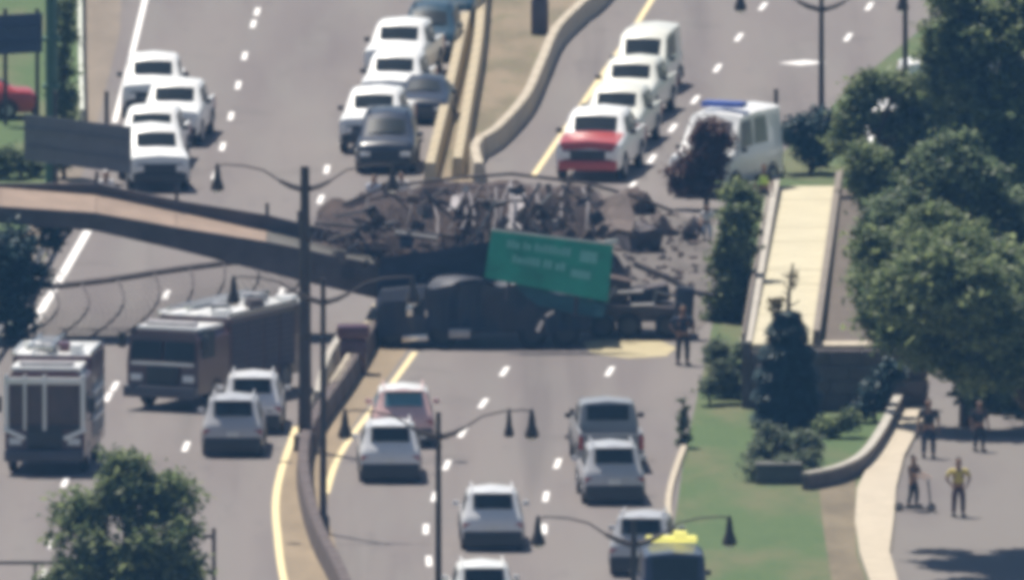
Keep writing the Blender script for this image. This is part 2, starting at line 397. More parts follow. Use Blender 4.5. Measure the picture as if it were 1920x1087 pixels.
plant('shrub', 'tall dark green hedge-like shrub against the left side of the cream ramp', 'shrub', B, bl, 18000, .1, LF, 18, .12, clump=.28)
B, bl = blobs_px((20, 640), [(20, 470, 0, 1.0), (60, 520, 0, .75), (0, 560, 0, 1.1), (30, 600, -1, .8), (95, 440, 1, .55), (-40, 500, 0, 1.2)])
plant('shrub', 'dark green overgrown shrub under the left end of the bridge', 'shrub', B, bl, 11000, .11, LFB, 19, .12)
B, bl = blobs_px((1440, 895), [(1425, 850, 0, .5), (1470, 835, .3, .55), (1515, 830, 0, .5), (1440, 815, .5, .4), (1470, 870, -1, .4), (1420, 880, -1, .4), (1520, 860, -.6, .4), (1500, 885, -1.2, .3)])
plant('shrub', 'low grey-green shrub over the grey box on the right verge', 'shrub', B, bl, 7000, .09, LFG, 20, .06, clump=.26)
B, bl = blobs_px((1560, 820), [(1550, 800, 0, .45), (1590, 790, 0, .4)])
plant('shrub', 'small light green shrub between the dark cone tree and the curved wall', 'shrub', B, bl, 2500, .08, LF, 21, .05, clump=.22)
B, bl = blobs_px((1330, 760), [(1335, 725, 0, .4), (1355, 700, .5, .45), (1345, 660, 1, .5)])
plant('shrub', 'ragged brown-green shrub on the verge left of the dark cone tree', 'shrub', B, bl, 3500, .08, LFG, 22, .05, clump=.22)
B, bl = blobs_px((1280, 838), [(1279, 750, 0, .13), (1281, 766, 0, .2), (1279, 780, .1, .22), (1284, 793, 0, .24), (1280, 806, -.1, .24), (1285, 820, 0, .22), (1279, 830, 0, .2)])
plant('columnar_shrub', 'narrow dark upright shrub at the road edge right of the grey pickup', 'shrub', B, bl, 1500, .06, LFG, 23, .04, clump=.14)
B, bl = blobs_px((120, 335), [(118, 300, 0, .45), (126, 265, .3, .4), (114, 240, 0, .42), (124, 205, -.3, .45), (113, 175, 0, .4), (122, 140, .2, .45), (116, 105, 0, .42), (127, 70, 0, .4), (115, 40, -.2, .45), (121, 5, 0, .5), (132, 180, .4, .35)])
plant('shrub', 'tall thin green creeper-like shrub between the green mast and the pale low wall', 'shrub', B, bl, 6000, .09, LFD, 24, .08, clump=.25)
B, bl = blobs_px((40, 335), [(20, 300, 0, .6), (60, 310, .5, .5), (-20, 310, 0, .7)])
plant('shrub', 'low green shrub under the grey sign back at the left edge', 'shrub', B, bl, 4000, .09, LFD, 25, .08, clump=.25)
B, bl = blobs_px((1385, 745), [(1375, 690, 0, .5), (1400, 720, -.2, .55), (1360, 725, -.3, .4), (1395, 665, .2, .45), (1420, 760, -.4, .45)])
plant('shrub', 'dark green shrub mass left of the cone tree against the retaining wall', 'shrub', B, bl, 6000, .09, LFD, 26, .06, clump=.26)
B, bl = blobs_px((1640, 790), [(1640, 735, 0, .5), (1670, 700, .3, .5), (1610, 770, -.2, .35)])
plant('shrub', 'dark shrub in the corner of the retaining wall by the curved wall', 'shrub', B, bl, 4000, .09, LFB, 27, .06, clump=.26)
B, bl = blobs_px((2010, 1014), [(1640, 540, 0, 1.0), (1700, 480, -1.5, 1.3), (1750, 560, -3, 1.4), (1820, 500, -.5, 1.5), (1860, 600, -2.5, 1.5), (1790, 660, -4.5, 1.3), (1700, 620, -5, 1.1), (1900, 680, -5.5, 1.4), (1930, 540, -4, 1.6), (1650, 600, -3, .9), (1980, 620, -2, 1.6), (1840, 690, -1, 1.0), (1750, 430, -5, 1.2), (1680, 540, -4, 1.3), (1800, 570, -6, 1.5), (1740, 640, -3, 1.1), (1860, 520, -6, 1.4), (1640, 470, -2.5, 1.0), (1700, 560, -8, 1.5), (1790, 480, -8.5, 1.5), (1860, 600, -8, 1.5), (1760, 520, -10, 1.4), (1840, 540, -10.5, 1.4)])  # tree added, lobes stacked forward, to cast the lot's corner shadow
plant('deciduous_tree', 'added near tree reaching in from the right edge, shading the bottom corner of the lot', 'tree', B, bl, 46000, .14, LF, 28, .3)
# the cone-shaped evergreen
cb = at(1476, 800); t = thing('conifer', 'very dark blue-green cone-shaped evergreen with a thin bare leader', 'tree', cb)
vs, fs = [], []; rnd = random.Random(5)
for i in range(13000):
    h = rnd.random() ** 1.25 * 3.55; r = (1.12 - .72 * (h / 3.6) ** 2.2) * (rnd.random() ** .35) * (1 + .1 * math.sin(h * 9))
    a = rnd.uniform(0, 6.283); p = Vector((r * math.cos(a), r * math.sin(a), h + .1)); o = Vector((math.cos(a), math.sin(a), -.5 + rnd.gauss(0, .3))).normalized()
    sd = o.cross(Vector((0, 0, 1))).normalized(); s = rnd.uniform(.07, .13); k = len(vs)
    vs += [p - o * s, p - sd * s * .6, p + o * s, p + sd * s * .6]; fs.append((k, k + 1, k + 2, k + 3))
me = bpy.data.meshes.new('crown'); me.from_pydata(vs, [], fs); me.materials.append(LFB); link('crown', me, t)
BARK = MATS['bark']
mb = MB().tube([(0, 0, -.1), (0, 0, 2.8), (.05, 0, 4.2), (.18, 0, 5.2)], [.13, .09, .06, .03], 8)
for z, x in ((4.85, -.3), (4.7, .28), (4.3, -.25), (5.0, .2), (4.0, .3)): mb.tube([(.1, 0, z - .15), (x + .1, .1, z)], [.035, .015], 5)
mb.build('trunk', BARK, t)
me = crown([(-.35, 0, 3.9, .35), (.15, 0, 4.45, .14), (.2, 0, 4.85, .14)], 700, .06, 31, .16); me.materials.append(LFO); link('dead_twigs', me, t, kind='stuff')

# ------------------------------------------------------------------ people
def skinned(name, verts, edges, m, parent, sub=1):
    me = bpy.data.meshes.new(name); me.from_pydata([v[0] for v in verts], edges, []); me.materials.append(m)
    o = link(name, me, parent); md = o.modifiers.new('skin', 'SKIN'); md.use_smooth_shade = True
    sv = me.skin_vertices[0].data
    for i, v in enumerate(verts): sv[i].radius = v[1] if hasattr(v[1], '__len__') else (v[1], v[1])
    sv[0].use_root = True
    s = o.modifiers.new('sub', 'SUBSURF'); s.levels = s.render_levels = sub
    return o
def person(label, base, shirt, trousers, rz=0., h=1.75, pose='stand', skin=SKIN, vest=None, hair=HAIR, z=0., group=None):
    t = thing('person', label, 'person', base + Vector((0, 0, z)), rz, group, (h / 1.75 * 1.18, h / 1.75 * 1.18, h / 1.75))
    st = .17 if pose == 'walk' else (.06 if pose == 'scoot' else .0)
    bend = {'hips': (-.2, .0)}
    hip = Vector((0, 0, .93)); chest = Vector((0, -.02, 1.28)); neck = Vector((0, -.01, 1.46))
    def leg(s):
        y = st * s
        return [Vector((.09 * s, 0, .88)), Vector((.11 * s, -y * .6 - .03, .49)), Vector((.12 * s, -y + .02, .09))]
    def arm(s):
        if pose == 'akimbo': return [Vector((.2 * s, 0, 1.4)), Vector((.3 * s, .05, 1.14)), Vector((.22 * s, -.1, .98))]
        if pose == 'scoot': return [Vector((.18 * s, 0, 1.4)), Vector((.24 * s, -.1, 1.14)), Vector((.2 * s, -.36, 1.06))]
        return [Vector((.19 * s, 0, 1.4)), Vector((.25 * s, .04 - st * s * .4, 1.12)), Vector((.26 * s, -.06 + st * s * .8, .87))]
    V = [(hip, (.14, .1)), (Vector((0, 0, 1.1)), (.13, .095)), (chest, (.16, .11)), (neck, .055), (Vector((0, -.015, 1.56)), .075), (Vector((0, -.02, 1.66)), (.082, .098)), (Vector((0, -.01, 1.735)), .06)]
    E = [(0, 1), (1, 2), (2, 3), (3, 4), (4, 5), (5, 6)]
    for s in (-1, 1):
        a = arm(s); k = len(V); V += [(a[0], .055), (a[1], .042), (a[2], .03)]; E += [(2, k), (k, k + 1), (k + 1, k + 2)]
        d = (a[2] - a[1]).normalized(); palm = a[2] + d * .07; V.append((palm, (.038, .02))); E.append((k + 2, k + 3))
        side = Vector((0, 1, 0)) if abs(d.z) > .6 else Vector((1, 0, 0))
        for f, (off, ln) in enumerate(((-.028, .075), (-.01, .085), (.01, .08), (.028, .06))):
            m0 = len(V); p1 = palm + side * off + d * .045; V += [(p1, .01), (p1 + d * ln * .5, .009), (p1 + d * ln * .8 + Vector((-.02 * s, 0, 0)), .007)]
            E += [(k + 3, m0), (m0, m0 + 1), (m0 + 1, m0 + 2)]
        m0 = len(V); p1 = a[2] + d * .04 + side * -.04; V += [(p1, .011), (p1 + d * .04 - side * .012, .009)]; E += [(k + 3, m0), (m0, m0 + 1)]
        l = leg(s); k = len(V); V += [(l[0], .085), (l[1], .055), (l[2], .04), (l[2] + Vector((0, -.13, -.05)), (.04, .03))]
        E += [(0, k), (k, k + 1), (k + 1, k + 2), (k + 2, k + 3)]
    body = skinned('body', V, E, skin, t)
    # face and hair
    fc = MB()
    for s in (-1, 1): fc.box((.033 * s, -.105, 1.655), (.022, .012, .012))
    fc.box((0, -.09, 1.6), (.045, .02, .01)); fc.build('face_features', HAIR, t, 0)
    ns = MB().box((0, -.112, 1.63), (.022, .03, .04), bevel=.006)
    for s in (-1, 1): ns.box((.085 * s, 0, 1.64), (.018, .04, .06), bevel=.006)
    ns.build('nose_and_ears', skin, t)
    skinned('hair', [(Vector((0, .035, 1.66)), (.085, .085)), (Vector((0, .01, 1.73)), (.08, .09)), (Vector((0, -.03, 1.76)), (.05, .05))], [(0, 1), (1, 2)], hair, t)
    V = [(hip + Vector((0, 0, .0)), (.165, .12)), (Vector((0, 0, 1.1)), (.16, .12)), (chest, (.185, .13)), (Vector((0, -.01, 1.42)), (.1, .08))]; E = [(0, 1), (1, 2), (2, 3)]
    for s in (-1, 1):
        a = arm(s); k = len(V); V += [(a[0], .075), (a[1].lerp(a[0], .15), .062)]; E += [(2, k), (k, k + 1)]
    skinned('shirt', V, E, shirt, t)
    V = [(Vector((0, 0, .95)), (.16, .12)), (Vector((0, 0, .9)), (.16, .12))]; E = [(0, 1)]
    for s in (-1, 1):
        l = leg(s); k = len(V); V += [(l[0] - Vector((0, 0, .05)), .1), (l[1], .075), (l[2] + Vector((0, 0, .03)), .062)]; E += [(1, k), (k, k + 1), (k + 1, k + 2)]
    skinned('trousers', V, E, trousers, t)
    for s in (-1, 1):
        l = leg(s)[2]
        MB().box((l.x, l.y - .06, .045), (.1, .28, .09), bevel=.025).build('shoe', TRIM, t)
    if vest:
        V = [(Vector((0, 0, 1.0)), (.18, .135)), (Vector((0, 0, 1.1)), (.175, .135)), (chest, (.2, .145)), (Vector((0, -.01, 1.41)), (.13, .1))]
        skinned('vest', V, [(0, 1), (1, 2), (2, 3)], vest, t)
    return t
def cloth(n, c): return mat('cloth_' + n, c, .9, var=.15, scale=6)
DARK = cloth('dark', (.022, .024, .032)); NAVY = cloth('navy', (.02, .028, .055)); YEL = cloth('yellow', (.62, .5, .14)); MAR = cloth('maroon', (.075, .04, .05))
WHT = cloth('white', (.75, .73, .72)); LBL = cloth('pale_blue', (.45, .5, .6)); HIV = cloth('lime', (.6, .75, .16)); PNK = cloth('pink', (.42, .27, .28)); BRN = cloth('brown', (.14, .09, .07))

# ------------------------------------------------------------------ vehicles
def interp(st, y):
    for a, b in zip(st, st[1:]):
        if a[0] >= y >= b[0]:
            t = (a[0] - y) / max(1e-6, a[0] - b[0]); return [p + (q - p) * t for p, q in zip(a, b)]
    return list(st[0] if y > st[0][0] else st[-1])
def half(s):
    y, zb, zl, wd, zr, wr = s
    if zr - zl < .08:
        return [(wd * .9, zb), (wd, zb + .14), (wd, zl - .1), (wd * .95, zl - .01), (wd * .9, zl + .015), (wd * .72, zl + .05), (0, zl + .09)]
    return [(wd * .9, zb), (wd, zb + .14), (wd, zl - .1), (wd * .95, zl - .01), (wr, zr - .07), (wr * .88, zr), (0, zr + .07)]
def ring(s):
    h = half(s); y = s[0]
    return [(x, y, z) for x, z in h] + [(-x, y, z) for x, z in h[-2::-1]]
KINDS = {  # stations: y, bottom, belt, half width, roof, half roof
 'suv': dict(L=4.7, st=[(2.35, .42, .72, .78, .72, .6), (2.24, .3, .92, .89, .92, .7), (1.9, .26, 1.02, .94, 1.02, .7), (1.15, .26, 1.1, .95, 1.1, .7), (.45, .26, 1.1, .95, 1.72, .74),
              (-.6, .26, 1.1, .95, 1.8, .76), (-1.85, .27, 1.1, .95, 1.76, .74), (-2.2, .28, 1.08, .93, 1.08, .7), (-2.33, .34, .95, .9, .95, .7), (-2.36, .42, .75, .84, .75, .6)], wheels=(1.42, -1.42), r=.37, ws=(1.15, .45), rw=(-1.85, -2.2)),
 'sedan': dict(L=4.8, st=[(2.4, .38, .62, .76, .62, .6), (2.3, .26, .76, .87, .76, .7), (1.9, .22, .86, .91, .86, .7), (.95, .22, .95, .92, .95, .7), (.1, .22, .95, .92, 1.4, .62),
              (-.9, .22, .95, .92, 1.42, .62), (-1.7, .24, .97, .91, .97, .7), (-2.2, .26, .95, .89, .95, .7), (-2.36, .3, .85, .86, .85, .7), (-2.4, .4, .68, .8, .68, .6)], wheels=(1.45, -1.4), r=.33, ws=(.95, .1), rw=(-.9, -1.7)),
 'pickup': dict(L=5.8, st=[(2.9, .5, .95, .86, .95, .7), (2.84, .38, 1.16, .99, 1.16, .85), (2.4, .36, 1.24, 1.02, 1.24, .85), (1.35, .36, 1.34, 1.02, 1.34, .85), (.9, .36, 1.3, 1.02, 1.95, .83),
              (-.1, .36, 1.28, 1.02, 2.02, .85), (-.95, .36, 1.26, 1.02, 1.97, .82), (-1.1, .36, 1.22, 1.0, 1.22, .8)], wheels=(1.9, -1.9), r=.41, ws=(1.35, .9), rw=(-.95, -1.1), bed=(-1.1, -2.9)),
 'ambulance': dict(L=5.0, st=[(2.5, .5, 1.1, .92, 1.1, .7), (2.4, .4, 1.35, 1.02, 1.35, .75), (1.9, .38, 1.45, 1.06, 1.45, .8), (1.5, .38, 1.5, 1.08, 1.5, .8), (.8, .38, 1.5, 1.08, 2.66, .9),
              (-.5, .38, 1.5, 1.08, 2.76, .94), (-2.4, .38, 1.5, 1.08, 2.76, .94), (-2.48, .42, 1.5, 1.05, 1.52, .9), (-2.5, .5, 1.2, 1.0, 1.2, .8)], wheels=(1.6, -1.5), r=.42, ws=(1.5, .8), rw=(-2.4, -2.48)),
 'van': dict(L=5.6, st=[(2.8, .45, .9, .82, .9, .7), (2.7, .34, 1.1, .95, 1.1, .75), (2.2, .32, 1.2, 1.0, 1.2, .8), (1.7, .32, 1.26, 1.0, 1.26, .8), (1.0, .32, 1.24, 1.0, 2.2, .86),
              (-.5, .32, 1.24, 1.0, 2.3, .88), (-2.6, .32, 1.24, 1.0, 2.28, .87), (-2.78, .36, 1.22, .98, 1.24, .86), (-2.8, .45, .9, .94, .9, .7)], wheels=(1.8, -1.7), r=.38, ws=(1.7, 1.0), rw=(-2.6, -2.78)),
}
WHEEL = {}
def wheel_meshes(r, wd=.24):
    if r not in WHEEL:
        M = Matrix.Rotation(math.pi / 2, 4, 'Y')
        ty = MB().lathe([(r * .62, -wd / 2), (r * .93, -wd / 2), (r, -wd / 3), (r, wd / 3), (r * .93, wd / 2), (r * .62, wd / 2)], 18, M).mesh('tyre', RUBBER)
        rm = MB().lathe([(r * .1, -wd / 2 - .012), (r * .58, -wd / 2 - .012), (r * .62, -wd / 2 + .03), (r * .62, wd / 2 - .03), (r * .58, wd / 2 + .012), (r * .1, wd / 2 + .012)], 12, M).mesh('rim', RIM)
        WHEEL[r] = (ty, rm)
    return WHEEL[r]
def add_wheel(t, x, y, r):
    ty, rm = wheel_meshes(r); wo = bpy.data.objects.new('wheel', None); C.objects.link(wo); wo.parent = t; wo.location = (x, y, r); wo.empty_display_size = .1
    link('tyre', ty, wo); link('rim', rm, wo)
def dusty(t):
    for wo in t.children:
        for o in wo.children:
            if o.name.startswith('rim'): o.material_slots[0].link = 'OBJECT'; o.material_slots[0].material = TRIM
def panel(t, name, corners, m, th=.02, mid=None):
    MB().slab(corners, th).build(name, m, t, 0)
def glass_panel(t, name, lo, hi, m, crown_=.03, nm_f=None):  # lo/hi: (halfwidth, y, z)
    (wl_, yl, zl), (wh, yh, zh) = lo, hi
    sgn = 1 if yl > yh else -1
    n = Vector((0, sgn * abs(zh - zl), abs(yh - yl))).normalized()
    rows_ = []
    for f in ((.1, .92) if nm_f is None else nm_f):
        wd = (wl_ + (wh - wl_) * f) * .9; y = yl + (yh - yl) * f; z = zl + (zh - zl) * f
        rows_.append([Vector((x * wd, y, z)) + n * (.012 + crown_ * (1 - abs(x) ** 2)) for x in (-1, -.75, -.5, -.25, 0, .25, .5, .75, 1)])
    MB().loft([[p for p in rows_[0]] + [p - n * .03 for p in rows_[0][::-1]], [p for p in rows_[1]] + [p - n * .03 for p in rows_[1][::-1]]]).build(name, m, t, 50)
def paint(name, c, rough=.3): return mat('paint_' + name, c, rough, .0, var=.04, scale=2, coat=.3)
def cover(sts, m, t, name):
    secs = []
    for s_ in sts:
        h = half(s_)[4:]; top = [(x, z) for x, z in h] + [(-x, z) for x, z in h[-2::-1]]
        secs.append([(x * 1.004, s_[0], z + .008) for x, z in top] + [(x, s_[0], z - .02) for x, z in top[::-1]])
    MB().loft(secs).build(name, m, t)
def vehicle(kind, uv, ang, pm, label, cat=None, group=None, away=False, name=None, scale=1., glass=GLASS, trim=TRIM, roofm=None, bumper=None, lightbar=None, hoodm=None, ws_s=1.):
    K = KINDS[kind]; L = K['L'] * scale
    fd = Vector((-math.sin(R(ang)), -math.cos(R(ang)), 0))       # ang: how far it is turned from the camera's axis
    P = at(*uv); ctr = P - fd * (L / 2)                           # the end towards the camera stands at uv
    rz = math.atan2(-fd.x, fd.y) if not away else math.atan2(fd.x, -fd.y)
    t = thing(name or {'suv': 'suv', 'sedan': 'sedan', 'pickup': 'pickup_truck', 'van': 'van'}[kind], label, cat or {'suv': 'car', 'sedan': 'car', 'pickup': 'pickup truck', 'van': 'van'}[kind], ctr, rz, group, scale)
    st = K['st']
    body = MB().loft([ring(s) for s in st]); body.build('body', pm, t, 50)
    f = st[0]; b = st[-1]
    # glass
    for nm, (ya, yb) in (('windshield', K['ws']), ('rear_window', K['rw'])):
        sa, sb = interp(st, ya), interp(st, yb)
        lo, hi = ((half(sa)[5][0] * 1.02, ya, half(sa)[5][1]), (half(sb)[5][0], yb, half(sb)[5][1])) if nm == 'windshield' else ((half(sb)[5][0] * 1.02, yb, half(sb)[5][1]), (half(sa)[5][0], ya, half(sa)[5][1]))
        glass_panel(t, nm, lo, hi, glass, .06, (.1, .8) if nm == 'windshield' else (.26, .93))
    y1, y0 = K['ws'][1] + .25 * (K['ws'][0] - K['ws'][1]), K['rw'][0] + .1
    cuts = [(y1, (y1 + y0) / 2 + .06), ((y1 + y0) / 2 - .06, y0 - .1)]
    if kind in ('van', 'ambulance'): cuts = [(y1, y1 - 1.0), (y1 - 1.15, y1 - 2.2)]
    for s in (-1, 1):
        for (ya, yb) in cuts:
            q = []
            for y, fz in ((ya, .12), (yb, .12), (yb + .04, .86), (min(ya - .05, K['ws'][1]), .86)):
                h = half(interp(st, y)); a, c = Vector((h[3][0], 0, h[3][1])), Vector((h[4][0], 0, h[4][1]))
                p = a.lerp(c, fz); q.append(Vector((s * (p.x + .012), y, p.z)))
            MB().slab(q if s < 0 else q[::-1], .02).build('side_window', glass, t, 0)
        MB().box((s * (st[3][3] + .12), K['ws'][0] - .35, st[3][2] + .06), (.2, .12, .16), bevel=.03).build('mirror', trim if kind != 'suv' else pm, t)
    for s in (-1, 1):
        for y in K['wheels']: add_wheel(t, s * (st[3][3] - .1), y, K['r'])
        for y in K['wheels']:
            ar = MB()
            pts = [(s * (st[3][3] + .005), y + math.cos(a) * (K['r'] + .05), K['r'] + math.sin(a) * (K['r'] + .05)) for a in [math.pi * k / 8 for k in range(9)]]
            ar.tube(pts, .035, 5).build('wheel_arch', trim, t)
    # front end
    fz, fw = f[2], f[3]; fy = f[0]
    g = MB().box((0, fy + .005, (f[1] + fz) / 2 + .05), (fw * (1.72 if kind in ('pickup', 'ambulance') else 1.3), .05, (fz - f[1]) * .95), bevel=.01)  # real grille, widened on pickups and ambulance to darken the shaded front
    go = g.build('grille', trim, t)
    for s in (-1, 1):
        MB().box((s * fw * .83, fy - .03, fz - .06 if kind != 'pickup' else fz - .12), (.34, .14, .16 if kind != 'pickup' else .24), bevel=.03).build('headlight', LAMPG, t)
    MB().box((0, fy + .02, f[1] + .02), (fw * 2.1, .18, .3), bevel=.05).build('front_bumper', bumper or trim, t)
    if 'bed' in K:
        y0, y1 = K['bed']; ym, ly = (y0 + y1) / 2, y0 - y1
        for s in (-1, 1): MB().box((s * .95, ym, .86), (.1, ly, .78), bevel=.02).build('bed_side', pm, t)
        MB().box((0, ym, .62), (1.8, ly - .02, .3)).build('bed_floor', trim, t, 0)
        MB().box((0, y1 + .04, .87), (1.8, .08, .7), bevel=.02).build('tailgate', pm, t)
        MB().box((0, y1 - .06, .48), (1.94, .16, .2), bevel=.03).build('rear_bumper', CHROME, t)
        for s in (-1, 1): MB().box((s * .95, y1 - .01, .95), (.14, .06, .42), bevel=.015).build('tail_light', REDL, t)
        MB().box((0, y1 - .15, .5), (.3, .02, .15)).build('number_plate', PLATE, t, 0)
    else:
        by = b[0]
        MB().box((0, by + .04, b[1] - .02), (b[3] * 2.16, .2, .46), bevel=.06).build('rear_bumper', trim, t)  # black bumper built taller so its dark band takes in the shadow below
        for s in (-1, 1): MB().box((s * b[3] * .9, by + .07, b[2] + .06), (.3, .12, .16), bevel=.03).build('tail_light', REDL, t)
        MB().box((0, by - .005, b[2] + .0), (.36, .03, .16)).build('number_plate', PLATE, t, 0)
        if kind == 'suv':
            MB().box((0, st[6][0] - .1, 1.78), (1.15, .3, .04), bevel=.015).build('spoiler', pm, t)
            for s in (-1, 1): MB().box((s * .62, -.6, 1.85), (.05, 2.0, .04), bevel=.01).build('roof_rail', pm, t)
    if lightbar:
        MB().box((0, .1, max(s_[4] for s_ in st) + (.2 if kind == 'ambulance' else .15)), (1.5, .5 if kind == 'ambulance' else .3, .2), bevel=.05).build('lightbar', lightbar, t)
        if lightbar is AMBER: MB().box((.25, -.2, max(s_[4] for s_ in st) + .3), (.4, .3, .25), bevel=.06).build('beacon', lightbar, t)
    if roofm:
        rs = [s_ for s_ in st if s_[4] - s_[2] > .3]
        cover(rs, roofm, t, 'roof_panel')
    if hoodm:
        cover([s_ for s_ in st if s_[0] >= K['ws'][0] - .001], hoodm, t, 'hood')
    return t
WH = paint('white', (.86, .86, .84)); SV = paint('silver', (.5, .5, .52)); PW = paint('pearl', (.74, .74, .75)); GY = paint('grey', (.3, .3, .31)); BK = paint('black', (.025, .03, .045))
DB = paint('navy', (.022, .03, .075)); RD = paint('red', (.42, .06, .06)); PR = paint('faded_red', (.74, .5, .48)); MRN = paint('maroon', (.1, .035, .05)); IV = paint('ivory', (.78, .78, .7)); TEAL = paint('dark_teal', (.02, .05, .07))
LQ = 'white trucks queued in the left lane beyond the bridge'; MQ = 'vehicles queued beside the tan barrier'; RQ = 'trucks queued behind the red one'; SQ = 'cars stopped facing the wreck'
vehicle('pickup', (300, 362), -5, WH, 'white pickup nearest the bridge in the left lane, its nose in shade', group=LQ)
vehicle('pickup', (276, 326), 4, WH, 'white pickup second from the bridge in the left lane, half behind the grey sign panel', group=LQ)
vehicle('pickup', (318, 276), 5, WH, 'white pickup third from the bridge in the left lane, with a dark right flank', group=LQ)
vehicle('pickup', (284, 226), 1, WH, 'white pickup at the very back of the left lane line', group=LQ)
vehicle('suv', (722, 328), 2, BK, 'black SUV with bright headlights just behind the collapsed bridge', group=MQ, scale=1.05)
vehicle('pickup', (690, 290), 6, WH, 'white pickup directly behind the black SUV', group=MQ)
vehicle('pickup', (728, 218), 7, WH, 'white pickup in the middle of the queue beside the tan barrier', group=MQ, scale=.98)
vehicle('pickup', (735, 160), 8, WH, 'white pickup farthest back in the queue beside the tan barrier', group=MQ)
vehicle('suv', (800, 118), 4, TEAL, 'dark slate SUV hard against the tan barrier near the top edge', group=MQ)
vehicle('sedan', (788, 236), 4, BK, 'black sedan hard against the tan barrier right of the white pickup', group=MQ)
vehicle('suv', (835, 60), 6, TEAL, 'dark slate SUV at the top edge beside the start of the tan barrier', group=MQ)
vehicle('pickup', (1102, 342), 8, WH, 'pickup with a red hood and pale roof, first behind the wreck', group=RQ, scale=1.1, hoodm=RD, bumper=RD)
vehicle('pickup', (1143, 286), 8, IV, 'ivory pickup right behind the red-hooded one', group=RQ)
vehicle('pickup', (1168, 232), 9, IV, 'ivory pickup third in the line behind the red-hooded one', group=RQ)
vehicle('van', (1195, 182), 8, IV, 'ivory van last in the line behind the red-hooded pickup', group=RQ, scale=.92)
vehicle('ambulance', (1304, 372), 24, WH, 'white ambulance with a blue light bar turned towards the verge', cat='ambulance', name='ambulance', scale=1.0, lightbar=BLUEL, glass=mat('pale_glass', (.2, .2, .22), .12))
vehicle('suv', (436, 858), 1, SV, 'silver SUV nearest us behind the brown fire engine', group=SQ, away=True)
vehicle('suv', (472, 815), 1, PW, 'pearl SUV between the silver SUV and the brown fire engine', group=SQ, away=True)
vehicle('suv', (732, 907), -1, PW, 'pearl SUV right of the yellow line behind the faded red car', group=SQ, away=True)
vehicle('suv', (757, 840), -1, PR, 'faded red SUV with a pale roof and teal rear window close to the wreck', group=SQ, away=True, roofm=WH, glass=GLASST)
vehicle('suv', (924, 1034), -1, PW, 'pearl SUV alone in the middle lane', group=SQ, away=True)
vehicle('pickup', (1146, 886), -3, GY, 'grey pickup with an empty bed in the right lane', group=SQ, away=True)
vehicle('suv', (1152, 948), -3, SV, 'silver SUV behind the grey pickup in the right lane', group=SQ, away=True)
vehicle('suv', (1200, 1082), 4, SV, 'silver SUV in the right lane partly hidden by the dark blue truck', group=SQ, away=True)
vehicle('suv', (908, 1176), -2, WH, 'white car whose roof just shows at the bottom edge', group=SQ, away=True)
vehicle('van', (1266, 1186), -2, DB, 'dark blue tow truck with a lit amber light bar at the bottom edge', cat='truck', name='tow_truck', away=True, scale=1.02, lightbar=AMBER)
vehicle('sedan', (1690, 165), 80, WH, 'white sedan side-on beyond the trees at top right', away=True)
vehicle('van', (1660, 330), 6, WH, 'white van showing through the gaps of the tree beyond the ramp')
vehicle('sedan', (1815, 190), 70, WH, 'white sedan glimpsed behind the tall tree in the top right')
vehicle('sedan', (-196, 222), 86, RD, 'red car at the left edge between the two big signs')

